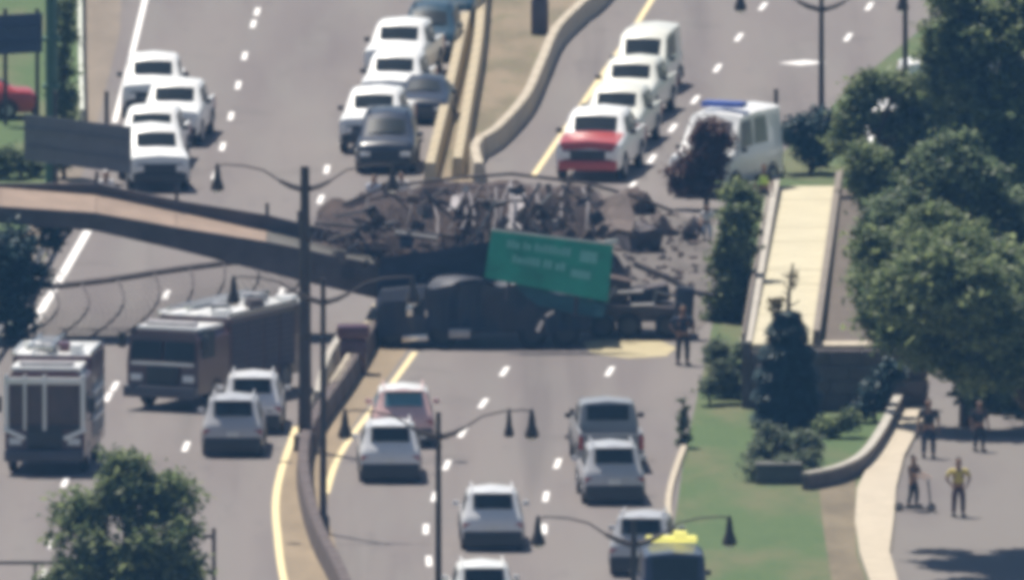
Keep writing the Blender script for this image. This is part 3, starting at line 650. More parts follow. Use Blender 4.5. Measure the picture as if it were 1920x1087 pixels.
vehicle('sedan', (1850, 772), 78, WH, 'white sedan parked under the biggest tree behind the figures in the lot', away=True)
tag(MB().box(at(1012, 66) + Vector((0, .2, .62)), (.62, .5, 1.24), bevel=.05).box(at(1012, 66) + Vector((0, .2, 1.3)), (.5, .4, .2), bevel=.05).build('control_cabinet', mat('purple_grey_metal', (.1, .085, .1), .7)),
    'dark control cabinet standing on the upper median at the top edge', 'cabinet')
def fire_engine(uv, ang, label, upper, lower, L=7.6, H=3.15, ladder=True, windm=GLASS, frame=False):
    fd = Vector((-math.sin(R(ang)), -math.cos(R(ang)), 0)); P = at(*uv); rz = math.atan2(-fd.x, fd.y)
    t = thing('fire_engine', label, 'fire engine', P - fd * (L / 2), rz); W = 1.25; h = L / 2
    cabL = 2.3
    MB().loft([[(-W, h, .55), (W, h, .55), (W, h, 1.55), (W * .97, h - .12, H - .5), (W * .8, h - .25, H - .25), (-W * .8, h - .25, H - .25), (-W * .97, h - .12, H - .5), (-W, h, 1.55)],
               [(-W, h - cabL, .55), (W, h - cabL, .55), (W, h - cabL, 1.55), (W, h - cabL, H - .45), (W * .85, h - cabL, H - .2), (-W * .85, h - cabL, H - .2), (-W, h - cabL, H - .45), (-W, h - cabL, 1.55)]]).build('cab', lower, t, 30)
    MB().box((0, h - 1.3, H - .17), (W * 1.75, 1.9, .14), bevel=.05).build('cab_roof', upper, t)
    MB().box((0, (h - cabL - .1 - h) / 2, (H + .55) / 2), (W * 2, L - cabL - .1, H - .55), bevel=.05).build('body', lower, t)
    MB().box((0, (-cabL - .1) / 2, H + .04), (W * 1.9, L - cabL - .3, .08), bevel=.02).build('body_roof', upper, t)
    n = Vector((0, 1, .1)).normalized()
    for s in (-1, 1):
        MB().slab([(s * .06, h - .005 + .02, 1.62), (s * 1.12, h - .005 + .02, 1.62), (s * 1.08, h - .1, H - .55), (s * .06, h - .1, H - .55)][::s], .03).build('windshield', windm, t, 0)
        MB().box((s * (W + .005), h - .75, 2.1), (.03, .9, .85)).build('side_window', windm, t, 0)
        MB().box((s * (W + .22), h - .1, 2.2), (.22, .12, .5), bevel=.03).build('mirror', TRIM, t)
        MB().box((s * .92, h + .02, 1.05), (.4, .06, .22), bevel=.02).build('headlight', LAMPG, t)
        for k in range(4):
            y = h - cabL - .75 - k * 1.18
            if y < -h + .5: break
            d = MB(); 
            for j in range(9): d.box((s * (W + .012), y, .98 + j * .19), (.03, 1.05, .165))
            d.build('compartment_shutter', STEEL if lower is MRN else mat('dull_shutter', (.05, .042, .065), .6), t, 0)
        for y in (h - 1.35, -h + 1.9): add_wheel(t, s * (W - .12), y, .52)
        MB().box((s * W * .98, -.6, H + .12), (.06, L - cabL - 1, .12)).build('side_rail', CHROME, t, 0)
    MB().box((0, h + .14, .62), (2.5, .4, .36), bevel=.05).build('front_bumper', mat('dark_bumper', (.06, .06, .08), .4), t)
    MB().box((0, h + .01, 1.12), (1.1, .05, .62), bevel=.02).build('grille', TRIM, t)
    MB().box((.0, h + .02, 1.5), (2.2, .03, .09)).build('front_stripe', WHITE_STRIPE if not frame else TRIM, t, 0)
    MB().box((0, h - .7, H - .03), (1.7, .35, .16), bevel=.04).build('lightbar', mat('pale_lightbar', (.6, .56, .56), .3), t)
    if frame:
        for x, wd in ((-1.2, .14), (0, .1), (1.2, .14), (.62, .08)): MB().box((x, h + .03, (H + 1.1) / 2), (wd, .09, H - 1.7), bevel=.02).build('window_pillar', WH, t)
        MB().box((0, h + .02, H - .5), (2.5, .12, .2), bevel=.03).build('window_header', WH, t)
        for s in (-1, 1):
            MB().box((s * .95, h + .06, 1.3), (.75, .1, .14), Matrix.Rotation(R(s * -24), 3, 'Y'), bevel=.03).build('fender_flash', WH, t)
            for k in range(3): MB().box((s * (W + .05), h - cabL - 1.6, 1.5 + k * .42), (.1, 3.0, .13), bevel=.02).build('side_step', WH, t)
        for k in range(4): MB().box((-.7 + .45 * k, h - cabL - .8 - .5 * (k % 2), H + .2), (.36, .9, .3), Matrix.Rotation(.2 * k, 3, 'Z'), bevel=.05).build('roof_gear', (WH, MRN, STEEL, WH)[k], t)
    else:
        for k in range(7): MB().box((-.75 + .42 * (k % 3), h - cabL - .5 - .8 * k, H + .16 + .05 * (k % 2)), (.5, .6 + .2 * (k % 3), .2 + .12 * (k % 2)), Matrix.Rotation(.25 * k, 3, 'Z'), bevel=.05).build('roof_gear', (WH, STEEL, WH, DSTEEL)[k % 4], t)
    if ladder:
        ld = MB()
        for s in (-1, 1): ld.box((s * .35 + .35, -.7, H + .3), (.07, L - 2.4, .13))
        for k in range(12): ld.box((.35, -h + .9 + k * (L - 2.9) / 12, H + .3), (.66, .06, .06))
        ld.build('ladder', CHROME, t, 0)
    return t
WHITE_STRIPE = mat('white_stripe', (.78, .78, .76), .5)
fire_engine((84, 890), 5, 'maroon and white fire engine with cluttered roof at the left edge', WH, MRN, L=6.4, H=3.45, windm=mat('reflecting_glass', (.09, .05, .045), .15, var=.3, scale=1.5), frame=True)  # brown windscreen reflection put into the glass colour
fire_engine((305, 770), 25, 'dark brown fire engine with white roof gear, angled under the bridge', WH, paint('umber', (.105, .05, .052)), L=8.4, H=2.75)

# ------------------------------------------------------------------ the ramp and the walls at the right
ramp = thing('ramp', 'cream concrete ramp rising towards us between two walls', 'ramp', at(1460, 760))
o0 = at(1460, 760)
yn, yf = at(1460, 765).y, at(1510, 350).y
nl, nr = on(1408, 645, yn) - o0, on(1521, 645, yn) - o0
fl, fr = at(1462, 350) - o0, at(1566, 350) - o0
fl2, fr2 = fl + Vector((0, 0, .02)), fr + Vector((0, 0, .02))
for k in range(11):
    a, b = k / 11 + .0006, (k + 1) / 11 - .0006; dz = Vector((0, 0, .004 * (k % 3)))
    MB().slab([nl.lerp(fl2, a) + dz, nr.lerp(fr2, a) + dz, nr.lerp(fr2, b) + dz, nl.lerp(fl2, b) + dz], .2).build('deck_slab', RAMPC, ramp, 0)
def rail_wall(name, a, b, wid, h, m, parent):
    n = Vector((1, 0, 0)) * wid
    MB().loft([[p, p + n, p + n + Vector((0, 0, h)), p + Vector((0, 0, h))] for p in (a, b)]).build(name, m, parent, 0)
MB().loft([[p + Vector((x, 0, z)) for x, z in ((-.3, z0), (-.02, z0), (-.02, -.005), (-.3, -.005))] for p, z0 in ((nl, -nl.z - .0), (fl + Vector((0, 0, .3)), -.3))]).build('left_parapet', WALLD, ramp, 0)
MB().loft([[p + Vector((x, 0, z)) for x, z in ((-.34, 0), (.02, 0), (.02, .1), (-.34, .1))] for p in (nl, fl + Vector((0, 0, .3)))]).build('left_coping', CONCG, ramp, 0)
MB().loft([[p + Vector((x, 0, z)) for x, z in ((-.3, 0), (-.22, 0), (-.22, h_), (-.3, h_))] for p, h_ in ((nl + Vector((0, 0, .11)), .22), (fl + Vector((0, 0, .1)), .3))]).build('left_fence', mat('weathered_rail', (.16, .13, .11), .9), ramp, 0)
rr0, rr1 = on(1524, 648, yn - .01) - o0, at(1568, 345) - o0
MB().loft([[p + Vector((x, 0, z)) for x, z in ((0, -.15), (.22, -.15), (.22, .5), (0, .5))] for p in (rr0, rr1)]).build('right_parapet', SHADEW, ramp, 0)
lo0, lo1 = on(1545, 652, yn) - o0, at(1578, 380) - o0
MB().slab([lo0, lo0 + Vector((1.5, 0, 0)), lo1 + Vector((1.1, 0, .5)), lo1 + Vector((0, 0, .5))], .3).build('lower_run', mat('shaded_run', (.11, .088, .07), .9, var=.25, scale=.9), ramp, 0)  # tree shade over this run is put into its brown colour
MB().box(on(1580, 652, yn) - o0 + Vector((0, .55, .0)), (1.9, 1.25, .2), bevel=.02).build('end_coping', WALK, ramp)
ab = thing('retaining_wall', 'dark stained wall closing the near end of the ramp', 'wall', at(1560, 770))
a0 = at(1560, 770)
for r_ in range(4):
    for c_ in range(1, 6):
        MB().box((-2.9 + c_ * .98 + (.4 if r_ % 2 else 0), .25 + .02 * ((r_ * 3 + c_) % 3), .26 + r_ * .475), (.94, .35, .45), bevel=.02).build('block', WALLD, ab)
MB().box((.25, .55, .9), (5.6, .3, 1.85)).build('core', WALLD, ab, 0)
cw = thing('garden_wall', 'low curved wall with pale coping between the lawn and the lot', 'wall', at(1640, 850))
a0 = at(1640, 850)
cp = [at(u, v) - a0 for u, v in smooth_path([(1510, 918), (1570, 905), (1618, 880), (1655, 830), (1685, 770), (1712, 735)], 4)]
def strip(pts, wid, z0, z1):
    secs = []
    for i, p in enumerate(pts):
        d = (pts[min(i + 1, len(pts) - 1)] - pts[max(i - 1, 0)]).normalized(); n = Vector((-d.y, d.x, 0)) * wid / 2
        secs.append([p + n + Vector((0, 0, z0)), p - n + Vector((0, 0, z0)), p - n + Vector((0, 0, z1)), p + n + Vector((0, 0, z1))])
    return secs
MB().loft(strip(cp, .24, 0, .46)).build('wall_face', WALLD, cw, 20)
MB().loft(strip(cp, .27, .463, .55)).build('coping', CONCG, cw, 20)
tag(MB().box(at(1460, 908) + Vector((0, .5, .28)), (1.45, .8, .56), bevel=.05, taper=(.93, .93)).box(at(1460, 908) + Vector((0, .5, .6)), (1.45, .85, .07), bevel=.02).build('utility_box', mat('grey_green_box', (.085, .085, .075), .7)),
    'low grey utility box below the grey-green shrub on the verge', 'utility box')

# ------------------------------------------------------------------ lamp posts
def lamp_post(base, top_v, label, arms=True, r=.12, sides=(-1, 1), flip=1., thick=1.):
    b = at(*base); h = on(base[0], top_v, b.y).z
    t = thing('street_lamp', label, 'street lamp', b, group='dark double-armed street lamps')
    MB().tube([(0, 0, 0), (0, 0, .5), (0, 0, .6), (0, 0, h)], [r * 1.7 * thick, r * 1.6 * thick, r * thick, r * .62 * thick], 10).build('pole', POLE, t)
    if arms:
        for s in sides:
            MB().tube([(0, 0, h - .75), (s * .45, 0, h - .62), (s * .8, 0, h - .45)], [.1, .09, .06], 6).tube([(s * .78, 0, h - .46), (s * 1.3, 0, h - .12), (s * 1.9, 0, h + .02), (s * 2.5, 0, h + .06), (s * 2.75, 0, h + .02)], [.035, .03, .03, .028, .028], 6).build('arm', POLE, t)
            lum = link('luminaire', MB().lathe([(.03, .1), (.06, .02), (.1, -.2), (.12, -.38), (.2, -.6), (.22, -.72), (.17, -.76)], 12).mesh('luminaire', POLE), t, (s * 2.75, 0, h))
            MB().lathe([(.16, -.765), (.1, -.83), (.03, -.85)], 10).build('lens', LAMPG, lum)
    return t
lamp_post((572, 845), 312, 'dark street lamp standing on the lower median before the bridge', r=.15, thick=1.5)
lamp_post((606, 1000), 522, 'dark street lamp in the lower median, nearer us, below the bridge end')
lamp_post((822, 1325), 772, 'dark street lamp rising from the bottom edge between the pearl SUVs')
_p3 = [o for o in bpy.data.objects if o.get('label', '').startswith('dark street lamp rising')][0]
_l = [c for c in _p3.children if c.name.startswith('luminaire')][-1]
_n = _l.copy(); C.objects.link(_n); _n.parent = _p3; _n.location = (2.08, .05, _l.location.z + .02); _n.scale = (.7, .7, 1)
lamp_post((1188, 1520), 972, 'dark street lamp at the bottom edge beside the dark blue tow truck')
lamp_post((1540, 312), -22, 'dark street lamp at the top edge right of the stop bar')
lamp_post((1697, 340), -60, 'dark street lamp among the trees at top right')
tag(MB().tube([at(1455, 330), at(1455, 330) + Vector((0, 0, 2.95))], [.09, .07], 8).build('bollard_post', POLE), 'short plain dark post right behind the white ambulance', 'post')
tag(MB().tube([at(1072, 822), at(1072, 822) + Vector((0, 0, .12)), at(1072, 822) + Vector((0, 0, .14)), at(1072, 822) + Vector((0, 0, .95))], [.22, .2, .1, .07], 8).build('delineator_post', POLE), 'dark marker post on the lane line left of the grey pickup', 'post')
sg = thing('post_frame', 'dark post with a short side arm beside the bottom left tree', 'post', at(398, 1150))
MB().box((.05, 0, 1.3), (.12, .12, 2.6)).build('post', POLE, sg, 0); MB().box((-.25, 0, 2.35), (.5, .08, .1)).build('arm', POLE, sg, 0)
hr = thing('handrail', 'dark horizontal handrail at the bottom left corner', 'railing', at(60, 1150))
MB().box((0, 0, 1.55), (4.4, .08, .09)).build('rail', POLE, hr, 0)
for x in (-1.6, .1, 1.6): MB().box((x, 0, .77), (.08, .08, 1.5)).build('post', POLE, hr, 0)

# ------------------------------------------------------------------ signs at the left
gp_ = thing('sign_mast', 'tall green mast at the left verge', 'mast', at(97, 350))
MB().tube([(0, 0, 0), (0, 0, 7.5)], [.22, .2], 10).build('mast', GREENP, gp_)
for z in (3.4, 5.0): MB().box((0, -.02, z), (.62, .5, .12), bevel=.03).build('bracket', GREENP, gp_)
def back_sign(base, corners, m, label, posts, d=0):
    b = at(*base); t = thing('road_sign', label, 'road sign', b)
    MB().slab([on(u, v, b.y + dd) - b for (u, v, dd) in corners], .06).build('panel', m, t, 0)
    for u in posts:
        p = on(u, base[1], b.y) - b; MB().box((p.x, .14, (corners[0][2] * 0) + 2.0), (.14, .14, 4.0)).build('post', DSTEEL, t, 0)
    for k in (.3, .7):
        a = on(corners[0][0], corners[0][1] * (1 - k) + corners[3][1] * k, b.y) - b; c = on(corners[1][0], corners[1][1] * (1 - k) + corners[2][1] * k, b.y) - b
        MB().tube([a + Vector((0, -.12, 0)), c + Vector((0, -.12, 0))], .03, 4).build('stiffener', m, t, 0)
    return t
back_sign((60, 235), [(-25, 30, 0), (80, 24, 0), (80, 98, 0), (-25, 104, 0)], paint('sign_blue', (.03, .045, .12), .6), 'dark blue sign panel at the top left edge', (70, 10))
back_sign((150, 395), [(45, 213, 0), (246, 238, 0), (246, 326, 0), (45, 300, 0)], mat('sign_back_grey', (.16, .16, .18), .6), 'big grey blank sign back just above the left end of the bridge', (104, 200))

# ------------------------------------------------------------------ the fallen bridge
YF, YR = -15.3, -12.9
br = thing('footbridge_span', 'sloping left span of the fallen footbridge with a tan deck', 'bridge', at(350, 640))
o0 = at(350, 640)
stn = [(-420, 372, .38, .55), (0, 386, .36, .55), (180, 398, .34, .6), (330, 425, .26, .72), (500, 452, .1, 1.0), (560, 464, .06, 1.05), (700, 494, .03, 1.1), (728, 502, .03, 1.1)]
dk, fb, rc, fe = [], [], [], []
for u, v, roll, dep in stn:
    f_ = on(u, v, YF) - o0; r_ = f_ + Vector((0, YR - YF, roll))
    dk.append([f_ + Vector((0, 0, -.003)), r_, r_ - Vector((0, 0, .22)), f_ - Vector((0, 0, .22))])
    fb.append([f_ + Vector((0, -.16, .0)), f_ + Vector((0, -.004, .0)), f_ + Vector((0, -.004, -dep)), f_ + Vector((0, -.16, -dep))])
    ph = .12 if u < 150 else (.35 if u < 400 else .5)
    rc.append([r_ + Vector((0, .004, ph)), r_ + Vector((0, .2, ph)), r_ + Vector((0, .2, -dep)), r_ + Vector((0, .004, -dep))])
for i in range(len(dk) - 1): MB().loft([dk[i], [p - (Vector((.015, 0, 0))) for p in dk[i + 1]]]).build('deck_slab', DECKC if i < 4 else mat('shaded_deck', (.1, .095, .085), .9, var=.3, scale=1.2), br, 0)  # right-hand slabs darker: shade beside the wreck put into the colour
MB().loft(fb).build('front_beam', BEAM, br, 0); MB().loft(rc).build('rear_beam', BEAM, br, 0)
for i in range(2, len(stn) - 1):
    a = Vector(rc[i][0])
    MB().box(a + Vector((0, .1, .18)), (.12, .1, .4)).build('post_stub', DSTEEL, br, 0)
# hanging chain-link cage under the left span
cg = thing('fence_cage', 'dark curved chain-link cage torn loose and sagging under the left span', 'fence', at(280, 640))
o0 = at(280, 640)
N = 24
top = [on(u, v, -11.5) - o0 for u, v in smooth_path([(88, 538), (200, 525), (330, 505), (450, 490), (545, 480)], 6)]
bot = [on(u, v, -15.0) - o0 for u, v in smooth_path([(20, 640), (130, 645), (240, 640), (330, 620), (545, 560)], 6)]
def cage(s, t):
    s *= len(top) - 1; i = min(int(s), len(top) - 2); f = s - i
    a, b = top[i].lerp(top[i + 1], f), bot[i].lerp(bot[i + 1], f)
    return a.lerp(b, t) + Vector((.75 * math.sin(math.pi * t), -.9 * math.sin(math.pi * t), .12 * math.sin(math.pi * t)))
MB().tube([cage(k / 24, 0) for k in range(25)], .11, 6).build('top_rail', DSTEEL, cg)
MB().tube([cage(k / 24, 1) for k in range(25)], .1, 6).build('bottom_rail', DSTEEL, cg)
for k in range(8):
    MB().tube([cage((k + .2) / 7.6, j / 10) for j in range(11)], .035, 5).build('hoop', DSTEEL, cg)
wm = MB()
for k in range(46):
    for dirn in (1, -1):
        pts = [(k / 45 + dirn * (j / 8 - .5) * .2, j / 8) for j in range(9)]
        pts = [cage(s, t) for s, t in pts if 0 <= s <= 1]
        if len(pts) > 1: wm.tube(pts, .01, 3, False)
wm.build('mesh_wire', mat('wire', (.14, .12, .13), .6, .4), cg, 0, False, kind='stuff')

# the wrecked span lying over the truck
ws = thing('wrecked_span', 'crumpled dark bridge span heaped over the crushed truck', 'bridge', at(860, 625))
o0 = at(860, 625)
DUST = mat('dark_broken_concrete', (.098, .07, .062), .95, var=.5, scale=1.6, bump=.6)
DUST2 = mat('grey_broken_concrete', (.15, .12, .11), .95, var=.4, scale=2.2, bump=.6)
BEAM2 = mat('shaded_beam', (.022, .026, .045), .8, var=.5, scale=1.2)  # for beams added where overhang shade falls; that shade is in the colour
rnd = random.Random(9)
def crumple(name, quad, m, nx=10, ny=7, amp=.26, th=.2, parent=ws, seed=0):
    a, b, c, d = [Vector(q) for q in quad]
    nrm = (b - a).cross(d - a).normalized(); mb = MB(); g = []
    for j in range(ny + 1):
        row = []
        for i in range(nx + 1):
            p = a.lerp(b, i / nx).lerp(d.lerp(c, i / nx), j / ny)
            e = 1 if (j in (0, ny) or i in (0, nx)) else .55
            p = p + nrm * amp * noise.noise(p * .9 + Vector((seed, 0, 0))) * 2 + Vector((noise.noise(p * 2.1), 0, noise.noise(p * 1.7 + Vector((9, 0, 0))))) * amp * e
            row.append(p)
        g.append(row)
    ft = [[mb.bm.verts.new(p) for p in r_] for r_ in g]; bk = [[mb.bm.verts.new(p - nrm * th) for p in r_] for r_ in g]
    for j in range(ny):
        for i in range(nx):
            mb.bm.faces.new((ft[j][i], ft[j][i + 1], ft[j + 1][i + 1], ft[j + 1][i])); mb.bm.faces.new((bk[j][i], bk[j + 1][i], bk[j + 1][i + 1], bk[j][i + 1]))
    for i in range(nx):
        mb.bm.faces.new((ft[0][i], bk[0][i], bk[0][i + 1], ft[0][i + 1])); mb.bm.faces.new((ft[ny][i], ft[ny][i + 1], bk[ny][i + 1], bk[ny][i]))
    for j in range(ny):
        mb.bm.faces.new((ft[j][0], ft[j + 1][0], bk[j + 1][0], bk[j][0])); mb.bm.faces.new((ft[j][nx], bk[j][nx], bk[j + 1][nx], ft[j + 1][nx]))
    return mb.build(name, m, parent, 25)
YA, YB = -13.2, -10.6
def q(u0, v0, u1, v1, u2, v2, u3, v3): return [on(u0, v0, YA) - o0, on(u1, v1, YA) - o0, on(u2, v2, YB) - o0, on(u3, v3, YB) - o0]
crumple('deck_piece', q(560, 470, 722, 470, 726, 354, 598, 404), DUST, seed=1)
crumple('deck_piece', q(716, 490, 852, 480, 858, 338, 724, 356), DUST, seed=2)
crumple('deck_piece', q(848, 485, 985, 478, 975, 330, 856, 340), DUST, seed=3)
crumple('deck_piece', q(980, 470, 1112, 455, 1106, 350, 972, 334), DUST, seed=4)
crumple('deck_piece', q(1104, 440, 1190, 430, 1180, 372, 1100, 352), DUST2, nx=6, seed=5)
YC = -17.15
crumple('fallen_beam', [on(706, 562, YC) - o0, on(905, 552, YC) - o0, on(908, 452, YC + .2) - o0, on(712, 484, YC + .2) - o0], BEAM2, 12, 5, .08, .35, seed=11)
crumple('fallen_beam', [on(900, 556, YC + .05) - o0, on(1112, 545, YC + .05) - o0, on(1118, 446, YC + .3) - o0, on(903, 454, YC + .3) - o0], BEAM2, 12, 5, .08, .35, seed=12)
crumple('deck_underside', [on(706, 486, YC + .35) - o0, on(1114, 452, YC + .35) - o0, on(1114, 452, YA + .3) - o0 + Vector((0, 0, -.1)), on(706, 486, YA + .3) - o0 + Vector((0, 0, -.1))], DUST, 14, 6, .1, .2, seed=13)
MB().box((on(905, 540, -15).x - o0.x, -15.2 - o0.y, 1.75), (6.6, 3.0, 1.3)).build('packed_rubble', DUST, ws, 0)
for i, (u0, v0, u1, v1) in enumerate([(842, 432, 870, 352), (866, 440, 905, 345), (905, 436, 915, 350), (935, 430, 960, 338), (1000, 430, 1010, 345), (1050, 430, 1060, 350), (1100, 430, 1092, 352), (700, 440, 690, 372), (760, 440, 768, 352)]):
    p0, p1 = on(u0, v0, YA - .5) - o0, on(u1, v1, YB - .6) - o0
    mid = p0.lerp(p1, .55) + Vector((.12 * (-1) ** i, -.55, .1))
    MB().tube([p0, p0.lerp(mid, .55) + Vector((0, -.2, 0)), mid, p1.lerp(mid, .45) + Vector((0, -.15, .06)), p1], .045, 6).build('cage_hoop', DSTEEL if i % 3 else mat('dull_hoop', (.2, .18, .19), .7), ws)
crumple('torn_panel', [p + Vector((0, -.9, 0)) for p in q(952, 425, 978, 425, 985, 345, 962, 345)], mat('pale_torn_panel', (.32, .3, .31), .8, var=.25), 4, 6, .1, .04, seed=7)
crumple('torn_panel', [p + Vector((0, -.8, 0)) for p in q(838, 388, 860, 388, 872, 362, 852, 358)], mat('pale_torn_panel', (.5, .48, .5)), 4, 4, .06, .04, seed=8)
MB().tube([on(590, 418, YA - .4) - o0, on(720, 428, YA - .6) - o0, on(900, 448, YA - .7) - o0], .07, 6).build('bent_rail', DSTEEL, ws)
MB().tube([on(740, 436, YA - 1.2) - o0, on(820, 448, YA - 1.2) - o0], .09, 6).build('bent_rail', STEEL, ws)
MB().tube([on(598, 402, YB - .2) - o0, on(722, 350, YB - .2) - o0, on(860, 333, YB - .2) - o0, on(960, 326, YB - .2) - o0, on(1100, 343, YB - .2) - o0, on(1190, 368, YB - .1) - o0, on(1262, 396, YB) - o0], .06, 6).build('ridge_rail', DSTEEL, ws)
wm = MB()
for k in range(90):
    u = 590 + k * 6.0
    vt = 402 - 50 * min(1, (u - 590) / 130) - 14 * max(0, min(1, (u - 720) / 150)) + 14 * max(0, (u - 1000) / 110)
    for dn in (-40, 40):
        a, b = on(u, vt + 4, YB - .5) - o0, on(u + dn, 470, YA - 1.2) - o0
        m_ = a.lerp(b, .5) + Vector((rnd.gauss(0, .06), -.45, rnd.gauss(0, .08)))
        wm.tube([a, m_, b], .012, 3, False)
wm.build('mesh_wire', mat('wire', (.14, .12, .13)), ws, 0, False, kind='stuff')

# the crushed truck
tk = thing('crushed_truck', 'crushed dark navy box truck side-on beneath the fallen span', 'truck', at(905, 645))
o0 = at(905, 645); NV = paint('wreck_navy', (.012, .018, .04), .6); NV2 = paint('wreck_slate', (.018, .022, .04), .6)
def xat(u): return on(u, 640, o0.y).x - o0.x
for i, (ua, ub, za, zb, m_) in enumerate([(800, 900, 1.95, 2.1, NV), (902, 1003, 2.1, 1.95, NV2), (1005, 1106, 1.95, 1.6, NV)]):
    xa, xb = xat(ua), xat(ub)
    crumple('cargo_panel', [(xa, -1.35, .55), (xb, -1.35, .55), (xb, -1.3, zb), (xa, -1.3, za)], m_, 10, 9, .15, .08, tk, 20 + i)
    crumple('roof_panel', [(xa, -1.3, za + .04), (xb, -1.3, zb + .04), (xb, 1.3, zb + .2), (xa, 1.3, za + .2)], NV, 9, 7, .22, .06, tk, 30 + i)
    for k in range(4):
        x = xa + (xb - xa) * (k + .5) / 4; MB().box((x, -1.45, 1.15), (.05, .05, 1.2)).build('panel_rib', NV2, tk, 0)
MB().box((xat(955), .3, 1.1), (xat(1104) - xat(806), 2.3, 1.2)).build('cargo_core', NV, tk, 0)
MB().loft([[(xat(704), y, z) for y, z in ((-1.2, .45), (1.2, .45), (1.2, 1.2), (.95, 1.4), (-.95, 1.4), (-1.2, 1.2))], [(xat(716), y, z) for y, z in ((-1.25, .4), (1.25, .4), (1.25, 1.5), (1.0, 1.85), (-1.0, 1.85), (-1.25, 1.5))],
           [(xat(798), y, z) for y, z in ((-1.25, .4), (1.25, .4), (1.25, 1.6), (1.05, 2.0), (-1.05, 2.0), (-1.25, 1.6))]]).build('cab', NV, tk, 25)
MB().box((xat(772), -1.27, 1.28), (.62, .04, .4), Matrix.Rotation(R(-6), 3, 'Y')).build('side_window', GLASS, tk, 0)
MB().box((xat(768), -1.5, 1.25), (.22, .12, .34), bevel=.03).build('mirror', CHROME, tk)
MB().box((xat(778), -1.42, .36), (.85, .22, .22), Matrix.Rotation(R(-3), 3, 'Y'), bevel=.03).build('bumper', CHROME, tk)
MB().box((xat(862), -1.42, .5), (.7, .2, .3), bevel=.04).build('fuel_tank', RIM, tk)
MB().box((xat(905), 0, .55), (7.0, 1.0, .25)).build('chassis', TRIM, tk, 0)
for u in (735, 830, 1000, 1060): add_wheel(tk, 0, 0, .48); w_ = [o for o in tk.children][-1]; w_.location = (xat(u), -1.1, .48); w_.rotation_euler = (0, 0, math.pi / 2)
MB().box((xat(1012), -1.5, .75), (.12, .08, .4), Matrix.Rotation(R(25), 3, 'Y')).box((xat(1030), -1.5, 1.15), (.3, .06, .1), Matrix.Rotation(R(-30), 3, 'Y')).build('torn_strip', CHROME, tk, 0)
dusty(tk)
# flatbed trailer
fb_ = thing('flatbed_trailer', 'dark bent flatbed trailer with grey rails right of the crushed truck', 'trailer', at(1200, 630))
o0 = at(1200, 630)
MB().box((0, 0, .95), (3.3, 2.2, .22), Matrix.Rotation(R(2), 3, 'Y'), bevel=.02).build('bed', DSTEEL, fb_)
for y in (-.9, .9): MB().box((-.1, y, .72), (3.2, .16, .3)).build('frame_rail', DSTEEL, fb_, 0)
MB().box((1.42, -1.0, 1.05), (.62, .3, 1.3), Matrix.Rotation(R(4), 3, 'Y'), bevel=.04).build('tail_panel', NV, fb_)
for x in (-1.2, -.35, .9): 
    for y in (-.95, .95): add_wheel(fb_, 0, 0, .42); w_ = [o for o in fb_.children][-1]; w_.location = (x, y, .42); w_.rotation_euler = (0, 0, math.pi / 2)
for (x0, z0, x1, z1, y) in ((-.9, 1.5, .1, 1.55, -.9), (-.3, 1.12, .45, 1.15, -1.15), (.5, 1.55, 1.3, 1.35, -.8), (.45, 1.1, .5, 1.6, -.8), (-1.1, 1.1, -.8, 1.7, -.9)):
    MB().tube([(x0, y, z0), (x1, y, z1)], .06, 6).build('side_rail', STEEL, fb_)
MB().box((-.9, .2, 1.5), (1.1, 1.5, .9), Matrix.Rotation(R(12), 3, 'Y'), bevel=.05).build('crushed_load', DUST, fb_)
MB().box((.3, .4, 1.35), (1.3, 1.2, .5), Matrix.Rotation(R(-9), 3, 'Y'), bevel=.05).build('crushed_load', DSTEEL, fb_)
MB().tube([(-.2, -.5, 2.4), (.9, -.55, 1.95), (1.7, -.6, 1.5), (2.4, -.6, 1.4)], [.1, .11, .1, .08], 6).build('bent_beam', DSTEEL, fb_)
dusty(fb_)
# the green sign
gs = thing('highway_sign', 'large tilted green highway sign lying against the wrecked span', 'road sign', at(1030, 640))
o0 = at(1030, 640); GRN = mat('sign_green', (.025, .34, .22), .45, var=.3, scale=.9); GRN2 = mat('sign_legend', (.2, .55, .45), .5)
yb = o0.y
yb = at(905, 645).y - 2.15
cs = [on(908, 520, yb + .05) - o0, on(1140, 566, yb + .05) - o0, on(1150, 458, yb + .35) - o0, on(922, 430, yb + .35) - o0]
MB().slab(cs, .05).build('panel', GRN, gs, 0)
nrm = (cs[1] - cs[0]).cross(cs[3] - cs[0]).normalized()
def sp(a, b, d=.035): return cs[0].lerp(cs[1], a).lerp(cs[3].lerp(cs[2], a), b) + nrm * d
def mark(mb, a0, a1, b0, b1): mb.slab([sp(a0, b0), sp(a1, b0), sp(a1, b1), sp(a0, b1)], .008)
lg = MB(); rnd = random.Random(3)
for b0, a0, a1 in ((.68, .14, .66), (.4, .2, .6)):
    a = a0
    while a < a1:
        wd = rnd.uniform(.024, .036)
        mark(lg, a, a + wd, b0, b0 + rnd.choice((.12, .15, .15))); a += wd + rnd.choice((.008, .008, .03))
mark(lg, .74, .88, .62, .82); mark(lg, .68, .84, .32, .46)
lg.build('legend', GRN2, gs, 0, kind='stuff')
EDG = mat('sign_edge', (.6, .66, .62), .5)
MB().tube([sp(0, 1, 0), sp(1, 1, 0)], .035, 5).build('top_edge', EDG, gs, 0)
MB().box(sp(.98, 1.04, 0), (.42, .12, .12), Matrix.Rotation(R(-8), 3, 'Y')).build('bracket', EDG, gs, 0)
for a in (.2, .75): MB().tube([sp(a, 1.05, -.1), sp(a, -.35, -.1)], .06, 6).build('support', DSTEEL, gs)
crumple('bent_corner', [sp(.25, -.0, -.06), sp(1, -.02, -.06), sp(.97, -.3, -.05), sp(.45, -.34, -.05)][::-1], mat('dull_green', (.02, .09, .1), .6, var=.3), 6, 4, .08, .03, gs, 50)
